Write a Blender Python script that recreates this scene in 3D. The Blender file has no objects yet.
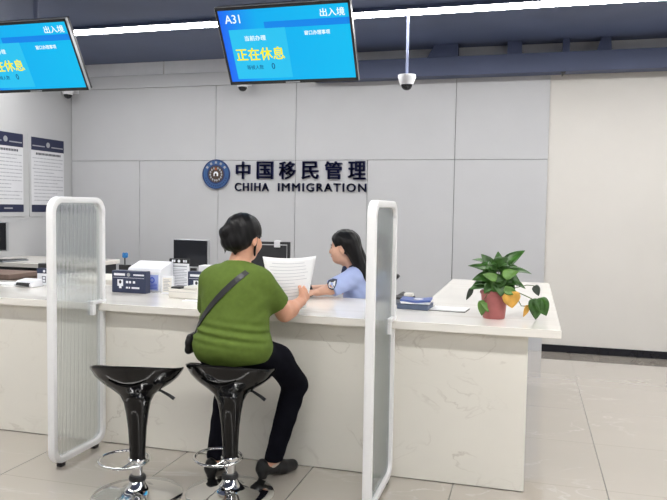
import bpy, bmesh, math, random
import numpy as np
from mathutils import Matrix, Vector
random.seed(7)
rng = np.random.default_rng(3)
SC = bpy.context.scene
C = SC.collection
# ------------------------------------------------------------------ camera, light, exposure
cd = bpy.data.cameras.new('camera'); cam = bpy.data.objects.new('camera', cd); C.objects.link(cam)
cd.sensor_width = 36.0; cd.lens = 698.706 / 667 * 36.0; cd.clip_end = 100; cd.clip_start = 0.05
r_ = Vector((0.962514, 0.27078, 0.015637)); u_ = Vector((-0.031039, 0.052691, 0.998128)); w_ = Vector((-0.269449, 0.961198, -0.059121))
M = Matrix.Identity(4)
for i in range(3):
    M[i][0] = r_[i]; M[i][1] = u_[i]; M[i][2] = -w_[i]
M[2][3] = 1.468597
cam.matrix_world = M
SC.camera = cam
wd = bpy.data.worlds.new('world'); SC.world = wd; wd.use_nodes = True
wd.node_tree.nodes['Background'].inputs[0].default_value = (1.0, 0.99, 0.97, 1)
wd.node_tree.nodes['Background'].inputs[1].default_value = 0.75
SC.view_settings.view_transform = 'Standard'
SC.view_settings.look = 'None'
SC.view_settings.exposure = 0.0
SC.view_settings.gamma = 1.0
SC.view_settings.use_curve_mapping = False
LED_POWER = 35.0

# ------------------------------------------------------------------ materials
def mat(name, col, rough=0.5, metal=0.0, var=0.0, vscale=8.0, bump=0.0, bscale=60.0, spec=0.5, coat=0.0, stretch=None):
    m = bpy.data.materials.new(name); m.use_nodes = True
    nt = m.node_tree; b = nt.nodes['Principled BSDF']
    b.inputs['Base Color'].default_value = (*col, 1); b.inputs['Roughness'].default_value = rough
    b.inputs['Metallic'].default_value = metal; b.inputs['Specular IOR Level'].default_value = spec
    b.inputs['Coat Weight'].default_value = coat
    if var or bump:
        tc = nt.nodes.new('ShaderNodeTexCoord'); mp = nt.nodes.new('ShaderNodeMapping')
        nt.links.new(tc.outputs['Object'], mp.inputs[0])
        if stretch: mp.inputs['Scale'].default_value = stretch
    if var:
        n = nt.nodes.new('ShaderNodeTexNoise'); n.inputs['Scale'].default_value = vscale; n.inputs['Detail'].default_value = 5
        rp = nt.nodes.new('ShaderNodeValToRGB')
        rp.color_ramp.elements[0].position = 0.3; rp.color_ramp.elements[1].position = 0.7
        rp.color_ramp.elements[0].color = (*[max(0, c * (1 - var)) for c in col], 1)
        rp.color_ramp.elements[1].color = (*[min(1, c * (1 + var)) for c in col], 1)
        nt.links.new(mp.outputs[0], n.inputs['Vector']); nt.links.new(n.outputs['Fac'], rp.inputs[0])
        nt.links.new(rp.outputs[0], b.inputs['Base Color'])
    if bump:
        n2 = nt.nodes.new('ShaderNodeTexNoise'); n2.inputs['Scale'].default_value = bscale; n2.inputs['Detail'].default_value = 3
        bp = nt.nodes.new('ShaderNodeBump'); bp.inputs['Strength'].default_value = bump; bp.inputs['Distance'].default_value = 0.002
        nt.links.new(mp.outputs[0], n2.inputs['Vector']); nt.links.new(n2.outputs['Fac'], bp.inputs['Height'])
        nt.links.new(bp.outputs[0], b.inputs['Normal'])
    return m

def emit(name, col, strength=1.0):
    m = bpy.data.materials.new(name); m.use_nodes = True; nt = m.node_tree
    b = nt.nodes['Principled BSDF']
    b.inputs['Base Color'].default_value = (0.01, 0.01, 0.01, 1); b.inputs['Roughness'].default_value = 0.6; b.inputs['Specular IOR Level'].default_value = 0.1
    b.inputs['Emission Color'].default_value = (*col, 1); b.inputs['Emission Strength'].default_value = strength
    return m

def srgb(r, g, b):
    f = lambda c: (c / 255 / 12.92) if c / 255 <= 0.04045 else ((c / 255 + 0.055) / 1.055) ** 2.4
    return (f(r), f(g), f(b))

def marble(name, base, vein, rough, vscale=1.6, amount=0.5, stretch=(1, 1, 1), width=0.02):
    m = mat(name, base, rough); nt = m.node_tree; b = nt.nodes['Principled BSDF']
    tc = nt.nodes.new('ShaderNodeTexCoord'); mp = nt.nodes.new('ShaderNodeMapping'); mp.inputs['Scale'].default_value = stretch
    nt.links.new(tc.outputs['Object'], mp.inputs[0])
    n = nt.nodes.new('ShaderNodeTexNoise'); n.inputs['Scale'].default_value = vscale; n.inputs['Detail'].default_value = 9; n.inputs['Distortion'].default_value = 0.9
    nt.links.new(mp.outputs[0], n.inputs['Vector'])
    rp = nt.nodes.new('ShaderNodeValToRGB'); e = rp.color_ramp.elements
    e[0].position = 0.5 - width; e[0].color = (0, 0, 0, 1); e[1].position = 0.5; e[1].color = (1, 1, 1, 1)
    k = e.new(0.5 + width); k.color = (0, 0, 0, 1)
    nt.links.new(n.outputs['Fac'], rp.inputs[0])
    n2 = nt.nodes.new('ShaderNodeTexNoise'); n2.inputs['Scale'].default_value = vscale * 0.9; n2.inputs['Detail'].default_value = 4
    nt.links.new(mp.outputs[0], n2.inputs['Vector'])
    r2 = nt.nodes.new('ShaderNodeValToRGB'); r2.color_ramp.elements[0].position = 0.45; r2.color_ramp.elements[1].position = 0.7
    nt.links.new(n2.outputs['Fac'], r2.inputs[0])
    mu = nt.nodes.new('ShaderNodeMath'); mu.operation = 'MULTIPLY'
    nt.links.new(rp.outputs[0], mu.inputs[0]); nt.links.new(r2.outputs[0], mu.inputs[1])
    m2 = nt.nodes.new('ShaderNodeMath'); m2.operation = 'MULTIPLY'; m2.inputs[1].default_value = amount
    nt.links.new(mu.outputs[0], m2.inputs[0])
    mx = nt.nodes.new('ShaderNodeMix'); mx.data_type = 'RGBA'
    mx.inputs[6].default_value = (*base, 1); mx.inputs[7].default_value = (*vein, 1)
    nt.links.new(m2.outputs[0], mx.inputs[0])
    # broad cloudiness of the stone
    n3 = nt.nodes.new('ShaderNodeTexNoise'); n3.inputs['Scale'].default_value = vscale * 0.6; n3.inputs['Detail'].default_value = 6
    nt.links.new(mp.outputs[0], n3.inputs['Vector'])
    mr = nt.nodes.new('ShaderNodeMapRange'); mr.inputs[3].default_value = 0.93; mr.inputs[4].default_value = 1.05
    nt.links.new(n3.outputs['Fac'], mr.inputs[0])
    mm = nt.nodes.new('ShaderNodeMix'); mm.data_type = 'RGBA'; mm.blend_type = 'MULTIPLY'; mm.inputs[0].default_value = 1
    nt.links.new(mx.outputs[2], mm.inputs[6]); nt.links.new(mr.outputs[0], mm.inputs[7])
    nt.links.new(mm.outputs[2], b.inputs['Base Color'])
    return m, mm, b, nt, tc

def floor_mat():
    m, mm, b, nt, tc = marble('floor_tile_stone', srgb(186, 178, 168), srgb(214, 208, 200), 0.055, 1.3, 0.8, (1.0, 2.2, 1), 0.012)
    mp = nt.nodes.new('ShaderNodeMapping'); mp.inputs['Location'].default_value = (-0.4346 + 0.789 * 10, -3.88 + 0.78 * 10, 0)
    nt.links.new(tc.outputs['Object'], mp.inputs[0])
    br = nt.nodes.new('ShaderNodeTexBrick'); br.offset = 0; br.inputs['Scale'].default_value = 1
    br.inputs['Mortar Size'].default_value = 0.0036; br.inputs['Brick Width'].default_value = 0.789; br.inputs['Row Height'].default_value = 40.0
    br.inputs['Mortar Smooth'].default_value = 0.2
    br.inputs['Color1'].default_value = (1, 1, 1, 1); br.inputs['Color2'].default_value = (0.95, 0.95, 0.95, 1); br.inputs['Mortar'].default_value = (0.22, 0.21, 0.20, 1)
    nt.links.new(mp.outputs[0], br.inputs['Vector'])
    mx = nt.nodes.new('ShaderNodeMix'); mx.data_type = 'RGBA'; mx.blend_type = 'MULTIPLY'; mx.inputs[0].default_value = 1
    nt.links.new(mm.outputs[2], mx.inputs[6]); nt.links.new(br.outputs['Color'], mx.inputs[7])
    b.inputs['Specular IOR Level'].default_value = 0.8; b.inputs['Coat Weight'].default_value = 1.0; b.inputs['Coat IOR'].default_value = 1.7; b.inputs['Coat Roughness'].default_value = 0.04
    b2 = nt.nodes.new('ShaderNodeTexBrick'); b2.offset = 0; b2.inputs['Scale'].default_value = 1
    b2.inputs['Mortar Size'].default_value = 0.0022; b2.inputs['Brick Width'].default_value = 40.0; b2.inputs['Row Height'].default_value = 0.78; b2.inputs['Mortar Smooth'].default_value = 0.3
    b2.inputs['Color1'].default_value = (1, 1, 1, 1); b2.inputs['Color2'].default_value = (0.96, 0.96, 0.96, 1); b2.inputs['Mortar'].default_value = (0.72, 0.70, 0.68, 1)
    nt.links.new(mp.outputs[0], b2.inputs['Vector'])
    mx2 = nt.nodes.new('ShaderNodeMix'); mx2.data_type = 'RGBA'; mx2.blend_type = 'MULTIPLY'; mx2.inputs[0].default_value = 1
    nt.links.new(mx.outputs[2], mx2.inputs[6]); nt.links.new(b2.outputs['Color'], mx2.inputs[7])
    nt.links.new(mx2.outputs[2], b.inputs['Base Color'])
    return m

def glass_mat(name, rough=0.16, tr=0.34, dif=0.07, tint=(0.95, 0.97, 0.97)):
    m = bpy.data.materials.new(name); m.use_nodes = True; nt = m.node_tree; nt.nodes.clear()
    out = nt.nodes.new('ShaderNodeOutputMaterial')
    rf = nt.nodes.new('ShaderNodeBsdfRefraction'); rf.inputs['Roughness'].default_value = rough; rf.inputs['IOR'].default_value = 1.2; rf.inputs['Color'].default_value = (*tint, 1)
    t = nt.nodes.new('ShaderNodeBsdfTransparent'); t.inputs['Color'].default_value = (*tint, 1)
    d = nt.nodes.new('ShaderNodeBsdfDiffuse'); d.inputs['Color'].default_value = (0.85, 0.87, 0.87, 1)
    g = nt.nodes.new('ShaderNodeBsdfGlossy'); g.inputs['Roughness'].default_value = 0.08
    n = nt.nodes.new('ShaderNodeTexNoise'); n.inputs['Scale'].default_value = 40
    a = nt.nodes.new('ShaderNodeMixShader'); a.inputs[0].default_value = tr
    nt.links.new(rf.outputs[0], a.inputs[1]); nt.links.new(t.outputs[0], a.inputs[2])
    c = nt.nodes.new('ShaderNodeMixShader'); c.inputs[0].default_value = dif
    nt.links.new(a.outputs[0], c.inputs[1]); nt.links.new(d.outputs[0], c.inputs[2])
    e = nt.nodes.new('ShaderNodeMixShader'); e.inputs[0].default_value = 0.05
    nt.links.new(c.outputs[0], e.inputs[1]); nt.links.new(g.outputs[0], e.inputs[2])
    nt.links.new(e.outputs[0], out.inputs[0])
    return m

def screen_mat():
    # picture of the display itself: cyan with a deeper blue corner
    m = emit('display_picture', (0, 0.6, 1), 1.0); nt = m.node_tree; b = nt.nodes['Principled BSDF']
    tc = nt.nodes.new('ShaderNodeTexCoord'); sp = nt.nodes.new('ShaderNodeSeparateXYZ')
    nt.links.new(tc.outputs['Generated'], sp.inputs[0])
    rx = nt.nodes.new('ShaderNodeValToRGB'); e = rx.color_ramp.elements
    e[0].position = 0.0; e[0].color = (*srgb(30, 105, 245), 1); e[1].position = 0.3; e[1].color = (*srgb(8, 176, 242), 1)
    k = e.new(1.0); k.color = (*srgb(8, 190, 243), 1)
    nt.links.new(sp.outputs[0], rx.inputs[0])
    nt.links.new(rx.outputs[0], b.inputs['Emission Color'])
    return m

MT = {}
MT['wall_panel'] = mat('grey_wall_panel', srgb(187, 188, 191), 0.42, var=0.015, vscale=3, bump=0.03, bscale=300)
MT['wall_joint'] = mat('panel_joint', srgb(120, 121, 124), 0.6, var=0.05)
MT['wall_plain'] = mat('plain_wall_paint', srgb(208, 205, 200), 0.6, var=0.02, vscale=2, bump=0.05, bscale=200)
MT['wall_lobby'] = mat('lobby_wall_paint', srgb(120, 118, 115), 0.6, var=0.03, vscale=2)
MT['wall_side'] = mat('side_wall_paint', srgb(184, 185, 187), 0.6, var=0.015, vscale=2, bump=0.05, bscale=200)
MT['ceiling'] = mat('navy_ceiling_paint', srgb(77, 88, 118), 0.5, var=0.14, vscale=1.2)
MT['beam'] = mat('navy_beam_paint', srgb(68, 78, 108), 0.5, var=0.08, vscale=2)
MT['upper_grey'] = mat('upper_wall_grey', srgb(222, 223, 226), 0.5, var=0.03)
MT['floor'] = floor_mat()
MT['base_stone'] = marble('cream_marble_front', srgb(238, 234, 224), srgb(205, 198, 186), 0.22, 3.2, 0.75, (1, 1, 1.3), 0.016)[0]
MT['top_stone'] = marble('pale_marble_top', srgb(244, 240, 232), srgb(214, 202, 187), 0.09, 2.2, 0.55, (0.35, 3.0, 8.0), 0.05)[0]
MT['baseboard'] = mat('black_gloss_baseboard', (0.012, 0.013, 0.018), 0.12, var=0.1)
MT['white_metal'] = mat('white_coated_metal', srgb(240, 240, 240), 0.3, var=0.01)
MT['fluted'] = glass_mat('fluted_glass')
MT['black_abs'] = mat('gloss_black_plastic', (0.004, 0.004, 0.0045), 0.09, spec=0.35, var=0.1)
MT['black'] = mat('matte_black_plastic', (0.012, 0.012, 0.014), 0.4, var=0.1)
MT['black_screen'] = mat('dark_monitor_glass', (0.006, 0.007, 0.012), 0.18, var=0.1)
MT['chrome'] = mat('polished_chrome', (0.78, 0.78, 0.78), 0.07, metal=1.0, var=0.02)
MT['silver'] = mat('silver_plastic', srgb(170, 172, 176), 0.35, metal=0.4, var=0.03)
MT['white_plastic'] = mat('white_plastic', srgb(238, 239, 243), 0.35, var=0.01)
MT['cream_plastic'] = mat('cream_plastic', srgb(232, 228, 220), 0.45, var=0.02)
MT['paper'] = mat('white_paper', srgb(246, 246, 247), 0.75, var=0.01)
MT['ink'] = mat('grey_print', srgb(165, 167, 175), 0.8, var=0.05)
MT['faint_ink'] = mat('faint_print', srgb(205, 206, 212), 0.8, var=0.05)
MT['dark_ink'] = mat('dark_print', srgb(60, 62, 72), 0.8, var=0.05)
MT['navy'] = mat('navy_plastic', srgb(47, 55, 82), 0.35, var=0.05)
MT['sign_navy'] = mat('navy_sign_acrylic', srgb(24, 31, 84), 0.4, var=0.05)
MT['poster_navy'] = mat('navy_poster_print', srgb(28, 34, 66), 0.5, var=0.05)
MT['poster_paper'] = mat('poster_paper', srgb(212, 213, 217), 0.6, var=0.02)
MT['white_print'] = mat('white_print', srgb(240, 242, 246), 0.6, var=0.02)
MT['blue_print'] = mat('pale_blue_print', srgb(165, 180, 235), 0.6, var=0.05)
MT['blue_mid'] = mat('blue_print', srgb(90, 110, 215), 0.6, var=0.05)
MT['emblem_blue'] = mat('emblem_blue_enamel', srgb(56, 92, 142), 0.35, var=0.05)
MT['emblem_dark'] = mat('emblem_dark_blue', srgb(35, 55, 105), 0.35, var=0.05)
MT['emblem_gold'] = mat('emblem_bronze', srgb(82, 68, 60), 0.45, metal=0.2, var=0.2, vscale=40)
MT['emblem_red'] = mat('emblem_red', srgb(165, 85, 50), 0.4, var=0.05)
MT['screen'] = screen_mat()
MT['scr_band'] = emit('display_band', srgb(12, 135, 235), 1.0)
MT['scr_box'] = emit('display_box', srgb(42, 196, 243), 1.0)
MT['scr_white'] = emit('display_white_text', srgb(240, 252, 255), 1.1)
MT['scr_yellow'] = emit('display_yellow_text', srgb(250, 240, 40), 1.05)
MT['scr_dark'] = emit('display_dark_text', srgb(20, 85, 140), 0.9)
MT['led'] = emit('led_diffuser', (1.0, 0.985, 0.96), LED_POWER)
MT['grey_cable'] = mat('grey_conduit', srgb(112, 120, 146), 0.5, metal=0.1, var=0.05)
MT['skin'] = mat('skin', srgb(216, 160, 132), 0.5, var=0.05, vscale=25, bump=0.06, bscale=250)
MT['skin_pale'] = mat('pale_skin', srgb(212, 166, 142), 0.5, var=0.05, vscale=25, bump=0.06, bscale=250)
MT['hair'] = mat('black_hair', (0.005, 0.0045, 0.005), 0.42, var=0.5, vscale=30, spec=0.2, bump=0.6, bscale=90, stretch=(1, 1, 0.12))
MT['green_cloth'] = mat('olive_green_knit', srgb(90, 110, 46), 0.85, var=0.07, vscale=40, bump=0.25, bscale=500, spec=0.2)
MT['black_cloth'] = mat('black_trouser_cloth', (0.006, 0.006, 0.010), 0.85, var=0.15, vscale=20, bump=0.2, bscale=300, spec=0.06)
MT['leather'] = mat('black_leather', (0.014, 0.0135, 0.014), 0.38, spec=0.3, var=0.15, vscale=20, bump=0.2, bscale=200)
MT['sock'] = mat('pale_sock', srgb(205, 190, 175), 0.8, var=0.05)
MT['blue_cloth'] = mat('light_blue_uniform_cloth', srgb(172, 186, 228), 0.8, var=0.04, vscale=15, bump=0.2, bscale=400, spec=0.2)
MT['dark_collar'] = mat('dark_collar_cloth', srgb(40, 48, 75), 0.8, var=0.1)
MT['terracotta'] = mat('dusty_red_pot_plastic', srgb(170, 98, 96), 0.5, var=0.12, vscale=14)
MT['soil'] = mat('potting_soil', srgb(50, 38, 30), 0.9, var=0.3, vscale=50, bump=0.8, bscale=80)
MT['leaf'] = mat('pothos_leaf', srgb(54, 94, 34), 0.34, var=0.45, vscale=26)
MT['leaf_light'] = mat('pale_pothos_leaf', srgb(92, 132, 56), 0.36, var=0.25, vscale=20)
MT['leaf_dark'] = mat('dark_wilted_leaf', srgb(52, 62, 52), 0.5, var=0.2, vscale=20)
MT['leaf_yellow'] = mat('yellowed_leaf', srgb(216, 164, 72), 0.5, var=0.18, vscale=18)
MT['stem'] = mat('green_stem', srgb(92, 112, 66), 0.5, var=0.15)
MT['book_blue'] = mat('blue_booklet_cover', srgb(84, 104, 168), 0.4, var=0.12, vscale=10)
MT['book_slate'] = mat('slate_booklet_cover', srgb(88, 100, 124), 0.45, var=0.15, vscale=12)
MT['grey_plastic'] = mat('grey_plastic', srgb(120, 124, 130), 0.45, var=0.05)
MT['brown'] = mat('brown_card', srgb(128, 108, 98), 0.7, var=0.08)
MT['mesh_black'] = mat('black_chair_mesh', srgb(52, 53, 56), 0.7, var=0.1, bump=0.5, bscale=400)
MT['flower_blue'] = mat('blue_pen_topper', srgb(40, 120, 185), 0.5, var=0.15)

# ------------------------------------------------------------------ mesh helpers
class MB:
    def __init__(s): s.bm = bmesh.new()
    def box(s, lo, hi, bev=0.0, seg=2):
        t = bmesh.new(); bmesh.ops.create_cube(t, size=1)
        for v in t.verts:
            v.co = Vector([(lo[i] + hi[i]) / 2 + v.co[i] * (hi[i] - lo[i]) for i in range(3)])
        if bev: bmesh.ops.bevel(t, geom=t.edges[:], offset=bev, segments=seg, profile=0.5, affect='EDGES')
        return s._merge(t)
    def _merge(s, t, mtx=None):
        if mtx is not None: t.transform(mtx)
        me = bpy.data.meshes.new('tmp'); t.to_mesh(me); t.free(); s.bm.from_mesh(me); bpy.data.meshes.remove(me); return s
    def xf(s, mtx): s.bm.transform(mtx); return s
    def tube(s, pts, r, n=10, closed=False, caps=True):
        pts = [Vector(p) for p in pts]; N = len(pts); rings = []; prev = None
        for i, p in enumerate(pts):
            if closed: t = pts[(i + 1) % N] - pts[i - 1]
            else: t = pts[min(i + 1, N - 1)] - pts[max(i - 1, 0)]
            t.normalize()
            if prev is None:
                a = Vector((0, 0, 1)) if abs(t.z) < 0.9 else Vector((1, 0, 0)); nn = t.cross(a).normalized()
            else: nn = (prev - t * prev.dot(t)).normalized()
            prev = nn; bb = t.cross(nn); rr = r[i] if hasattr(r, '__len__') else r
            rings.append([s.bm.verts.new(p + (nn * math.cos(2 * math.pi * k / n) + bb * math.sin(2 * math.pi * k / n)) * rr) for k in range(n)])
        for i in range(N if closed else N - 1):
            A, B = rings[i], rings[(i + 1) % N]
            for k in range(n): s.bm.faces.new((A[k], A[(k + 1) % n], B[(k + 1) % n], B[k]))
        if caps and not closed:
            s.bm.faces.new(rings[0][::-1]); s.bm.faces.new(rings[-1])
        return s
    def lathe(s, prof, n=40, ctr=(0, 0, 0)):
        rings = []
        for r, z in prof:
            if r < 1e-6: rings.append([s.bm.verts.new((ctr[0], ctr[1], ctr[2] + z))])
            else: rings.append([s.bm.verts.new((ctr[0] + r * math.cos(2 * math.pi * k / n), ctr[1] + r * math.sin(2 * math.pi * k / n), ctr[2] + z)) for k in range(n)])
        for A, B in zip(rings, rings[1:]):
            for k in range(n):
                a = [A[k % len(A)]] if len(A) == 1 else [A[k], A[(k + 1) % n]]
                b = [B[0]] if len(B) == 1 else [B[(k + 1) % n], B[k]]
                if len(a) + len(b) >= 3: s.bm.faces.new(a + b)
        return s
    def strip(s, lo, hi): return s.box(lo, hi)
    def poly(s, pts, thick, axis):   # extruded polygon, axis vector gives thickness direction
        ax = Vector(axis) * thick
        a = [s.bm.verts.new(Vector(p)) for p in pts]; b = [s.bm.verts.new(Vector(p) + ax) for p in pts]
        s.bm.faces.new(a); s.bm.faces.new(b[::-1]); n = len(pts)
        for i in range(n): s.bm.faces.new((a[i], b[i], b[(i + 1) % n], a[(i + 1) % n]))
        return s
    def sphere(s, c, r, u=20, v=12):
        t = bmesh.new(); bmesh.ops.create_uvsphere(t, u_segments=u, v_segments=v, radius=1)
        rr = r if hasattr(r, '__len__') else (r, r, r)
        t.transform(Matrix.Translation(c) @ Matrix.Diagonal((*rr, 1))); return s._merge(t)
    def done(s, name, m, parent=None, smooth=False, origin=None, angle=40):
        bmesh.ops.recalc_face_normals(s.bm, faces=s.bm.faces[:])
        me = bpy.data.meshes.new(name)
        if origin is not None: s.bm.transform(Matrix.Translation(-Vector(origin)))
        s.bm.to_mesh(me); s.bm.free()
        return link(name, me, m, parent, smooth, origin, angle)

def link(name, me, m, parent=None, smooth=False, origin=None, angle=40):
    me.materials.clear(); me.materials.append(MT[m] if isinstance(m, str) else m)
    if smooth:
        me.polygons.foreach_set('use_smooth', [True] * len(me.polygons))
        try: me.set_sharp_from_angle(angle=math.radians(angle))
        except Exception: pass
    o = bpy.data.objects.new(name, me); C.objects.link(o)
    if origin is not None: o.location = origin
    if parent is not None: o.parent = parent
    return o

def tag(o, label=None, cat=None, group=None, kind=None):
    if label: o['label'] = label
    if cat: o['category'] = cat
    if group: o['group'] = group
    if kind: o['kind'] = kind
    return o
def thing(name, label, cat, loc=(0, 0, 0), rz=0.0, group=None):
    o = bpy.data.objects.new(name, None); o.empty_display_size = 0.05; C.objects.link(o)
    o.location = loc; o.rotation_euler = (0, 0, rz)
    return tag(o, label, cat, group)
def dup(root, label=None, loc=None, rz=None):
    r = root.copy(); C.objects.link(r)
    if label: r['label'] = label
    if loc is not None: r.location = loc
    if rz is not None: r.rotation_euler = (0, 0, rz)
    for ch in list(root.children):
        c = ch.copy(); C.objects.link(c); c.parent = r
        for g in list(ch.children):
            d = g.copy(); C.objects.link(d); d.parent = c
    return r

def text_mesh(body, w, h, bold=0.0, depth=0.0, spacing=1.0):
    """lettering as a mesh in XY, fitted to w x h, centred on the origin"""
    cu = bpy.data.curves.new('t', 'FONT'); cu.body = body; cu.size = 1; cu.extrude = 0.5 if depth else 0; cu.space_character = spacing
    cu.resolution_u = 3
    o = bpy.data.objects.new('t', cu); C.objects.link(o)
    dg = bpy.context.evaluated_depsgraph_get(); dg.update()
    me = bpy.data.meshes.new_from_object(o.evaluated_get(dg)); bpy.data.objects.remove(o); bpy.data.curves.remove(cu)
    if bold:
        bm = bmesh.new()
        for dx, dy in ((bold, 0), (-bold, 0), (0, bold * .7), (0, -bold * .7)):
            m2 = me.copy(); m2.transform(Matrix.Translation((dx, dy, 0))); bm.from_mesh(m2); bpy.data.meshes.remove(m2)
        bm.to_mesh(me); bm.free()
    n = len(me.vertices); co = np.empty(n * 3); me.vertices.foreach_get('co', co); co = co.reshape(-1, 3)
    lo, hi = co.min(0), co.max(0)
    co[:, 0] = (co[:, 0] - (lo[0] + hi[0]) / 2) * w / (hi[0] - lo[0])
    co[:, 1] = (co[:, 1] - (lo[1] + hi[1]) / 2) * h / (hi[1] - lo[1])
    co[:, 2] = co[:, 2] * depth * 2 if depth else 0
    me.vertices.foreach_set('co', co.ravel()); me.update()
    return me
def merge_meshes(items):
    bm = bmesh.new()
    for me, mtx in items:
        me.transform(mtx); bm.from_mesh(me); bpy.data.meshes.remove(me)
    out = bpy.data.meshes.new('m'); bm.to_mesh(out); bm.free(); return out
RX90 = Matrix.Rotation(math.pi / 2, 4, 'X')

# ------------------------------------------------------------------ room
W = 7.642; XL = -5.581; ZC = 3.2
o = MB().box((XL - 0.2, -5, -0.1), (6, W + 0.2, 0)).done('floor', 'floor'); tag(o, 'glossy beige stone tile floor', 'floor', kind='structure')
o = MB().box((XL - 0.2, -5, ZC), (6, W + 0.2, ZC + 0.1)).done('ceiling', 'ceiling'); tag(o, 'dark navy painted ceiling', 'ceiling', kind='structure')
o = MB().box((XL - 0.2, W, 0), (6, W + 0.2, ZC)).done('wall_back', 'wall_plain'); tag(o, 'plain off-white back wall', 'wall', kind='structure')
o = MB().box((XL - 0.2, -5, 0), (XL, W, ZC)).done('wall_left', 'wall_side'); tag(o, 'grey left side wall with notices', 'wall', kind='structure')
o = MB().box((XL, -5.2, 0), (6, -5, ZC)).done('wall_front', 'wall_lobby'); tag(o, 'pale wall behind the viewer', 'wall', kind='structure')
PJ = [-5.535, -4.614, -3.568, -2.605, -1.759, -0.80, 0.161]
WF = W - 0.02
mb = MB()
for a, b in zip([XL + 0.005] + PJ[1:-1], PJ[1:]):
    mb.box((a + 0.003, WF, 0.0), (b - 0.003, W - 0.001, 2.012), 0.001, 1)
for a, b in ((XL + 0.005, -3.60), (-3.60, -2.605), (-2.605, -0.80), (-0.80, 0.161)):
    mb.box((a + 0.003, WF, 2.017), (b - 0.003, W - 0.001, 2.89), 0.001, 1)
o = mb.done('wall_panelling', 'wall_panel'); tag(o, 'grey jointed wall panels behind the counter', 'wall panelling', kind='structure')
o = MB().box((XL + 0.002, W - 0.006, 0.0), (0.158, W - 0.0005, 2.89)).done('wall_backing', 'wall_joint'); tag(o, 'dark joints between the wall panels', 'wall backing', kind='structure')
o = MB().box((0.158, W - 0.012, 0.0), (6, W - 0.0005, 0.078), 0.002).done('baseboard_back', 'baseboard'); tag(o, 'black gloss baseboard along the plain back wall', 'baseboard', kind='structure')
mb = MB().box((XL, WF - 0.012, 2.893), (-2.2, W, 3.045), 0.002)
o = mb.done('trim_1', 'wall_panel'); tag(o, 'pale band above the wall panels', 'trim', kind='structure')
mb = MB().box((XL, W - 0.012, 3.05), (-4.30, W, ZC)); mb.box((-4.285, W - 0.012, 3.05), (6, W, ZC))
o = mb.done('trim_2', 'upper_grey'); tag(o, 'grey strip of wall under the ceiling', 'trim', kind='structure')
# navy trunking in front of the top of the back wall with drop plates up to the ceiling
o = MB().box((-2.35, 7.42, 2.872), (6, 7.6, 3.068), 0.004).done('ceiling_beam', 'beam'); tag(o, 'long navy trunking in front of the back wall', 'beam', kind='structure')
for k, pts in enumerate([((-1.10, 3.068), (-0.776, 3.068), (-0.776, 3.2), (-1.02, 3.2)),
                         ((-0.277, 3.068), (-0.133, 3.068), (-0.133, 3.2), (-0.277, 3.2)),
                         ((0.262, 3.068), (0.328, 3.068), (0.328, 3.2), (0.262, 3.2)),
                         ((0.58, 3.068), (0.722, 3.068), (0.712, 3.2), (0.625, 3.2))]):
    MB().poly([(x, 7.44, z) for x, z in pts], 0.12, (0, 1, 0)).done('drop_plate', 'beam', o)
MB().poly([(0.255, 7.43, 2.874), (0.30, 7.43, 2.874), (0.262, 7.43, 2.825)], 0.05, (0, 1, 0)).done('bracket', 'black', o)
for x in (-0.06, -3.0):
    mb = MB().tube([(x, 7.0, ZC), (x, 7.0, 3.14)], 0.012)
# linear lights: the one in view, and the ones of the same kind out of frame
def linear_light(Y, x0, x1, label):
    t = thing('linear_ceiling_light', label, 'ceiling light', ((x0 + x1) / 2, Y, ZC), group='linear ceiling lights')
    L = (x1 - x0) / 2
    MB().box((-L, -0.098, -0.034), (L, -0.0905, -0.0005)).box((-L, 0.0905, -0.034), (L, 0.098, -0.0005)).box((-L, -0.090, -0.015), (L, 0.090, -0.0005)).done('housing', 'beam', t)
    MB().box((-L + 0.01, -0.090, -0.033), (L - 0.01, 0.090, -0.0155)).done('diffuser', 'led', t)
    return t
linear_light(6.075, -5.5, 5.5, 'bright white linear light above the officers, running across the ceiling')
linear_light(2.35, -5.5, 5.5, 'bright white linear light above the customer side of the counter')
linear_light(-1.3, -5.5, 5.5, 'bright white linear light behind the viewer')
# ------------------------------------------------------------------ counter
HC = 0.875; TS = 0.0438
YF = 3.66; YB = 4.50; XR = 0.170; XI = -0.63; YE = 6.1
ct = thing('reception_counter', 'long pale marble service counter with a return leg at its right end', 'counter', (-1.5, 3.72, 0))
def part(name, mb, m, t, smooth=False):
    mb.xf(Matrix.Translation(-Vector(t.location))); return mb.done(name, m, t, smooth)
mb = MB().poly([(XL + 0.005, YF, HC - TS), (XR, YF, HC - TS), (XR, YE, HC - TS), (XI, YE, HC - TS), (XI, YB, HC - TS), (XL + 0.005, YB, HC - TS)], TS, (0, 0, 1))
bmesh.ops.recalc_face_normals(mb.bm, faces=mb.bm.faces[:])
bmesh.ops.bevel(mb.bm, geom=[e for e in mb.bm.edges], offset=0.003, segments=2, profile=0.5, affect='EDGES')
part('countertop', mb, 'top_stone', ct)
part('front_panel', MB().box((XL + 0.005, 3.72, 0.004), (0.0101, 3.76, HC - TS), 0.001, 1), 'base_stone', ct)
part('side_panel', MB().box((-0.03, 3.7605, 0.004), (0.0101, YE - 0.06, HC - TS), 0.001, 1), 'base_stone', ct)
part('inner_panel', MB().box((-0.55, 4.44, 0.004), (-0.51, YE - 0.06, HC - TS), 0.001, 1), 'base_stone', ct)
part('back_panel', MB().box((XL + 0.005, 4.40, 0.3), (-0.551, 4.44, HC - TS), 0.001, 1), 'base_stone', ct)
for x in (-5.4, -3.9, -2.3, -0.66):
    part('support', MB().box((x, 3.7605, 0.0), (x + 0.04, 4.3995, HC - TS)), 'base_stone', ct)

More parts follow.
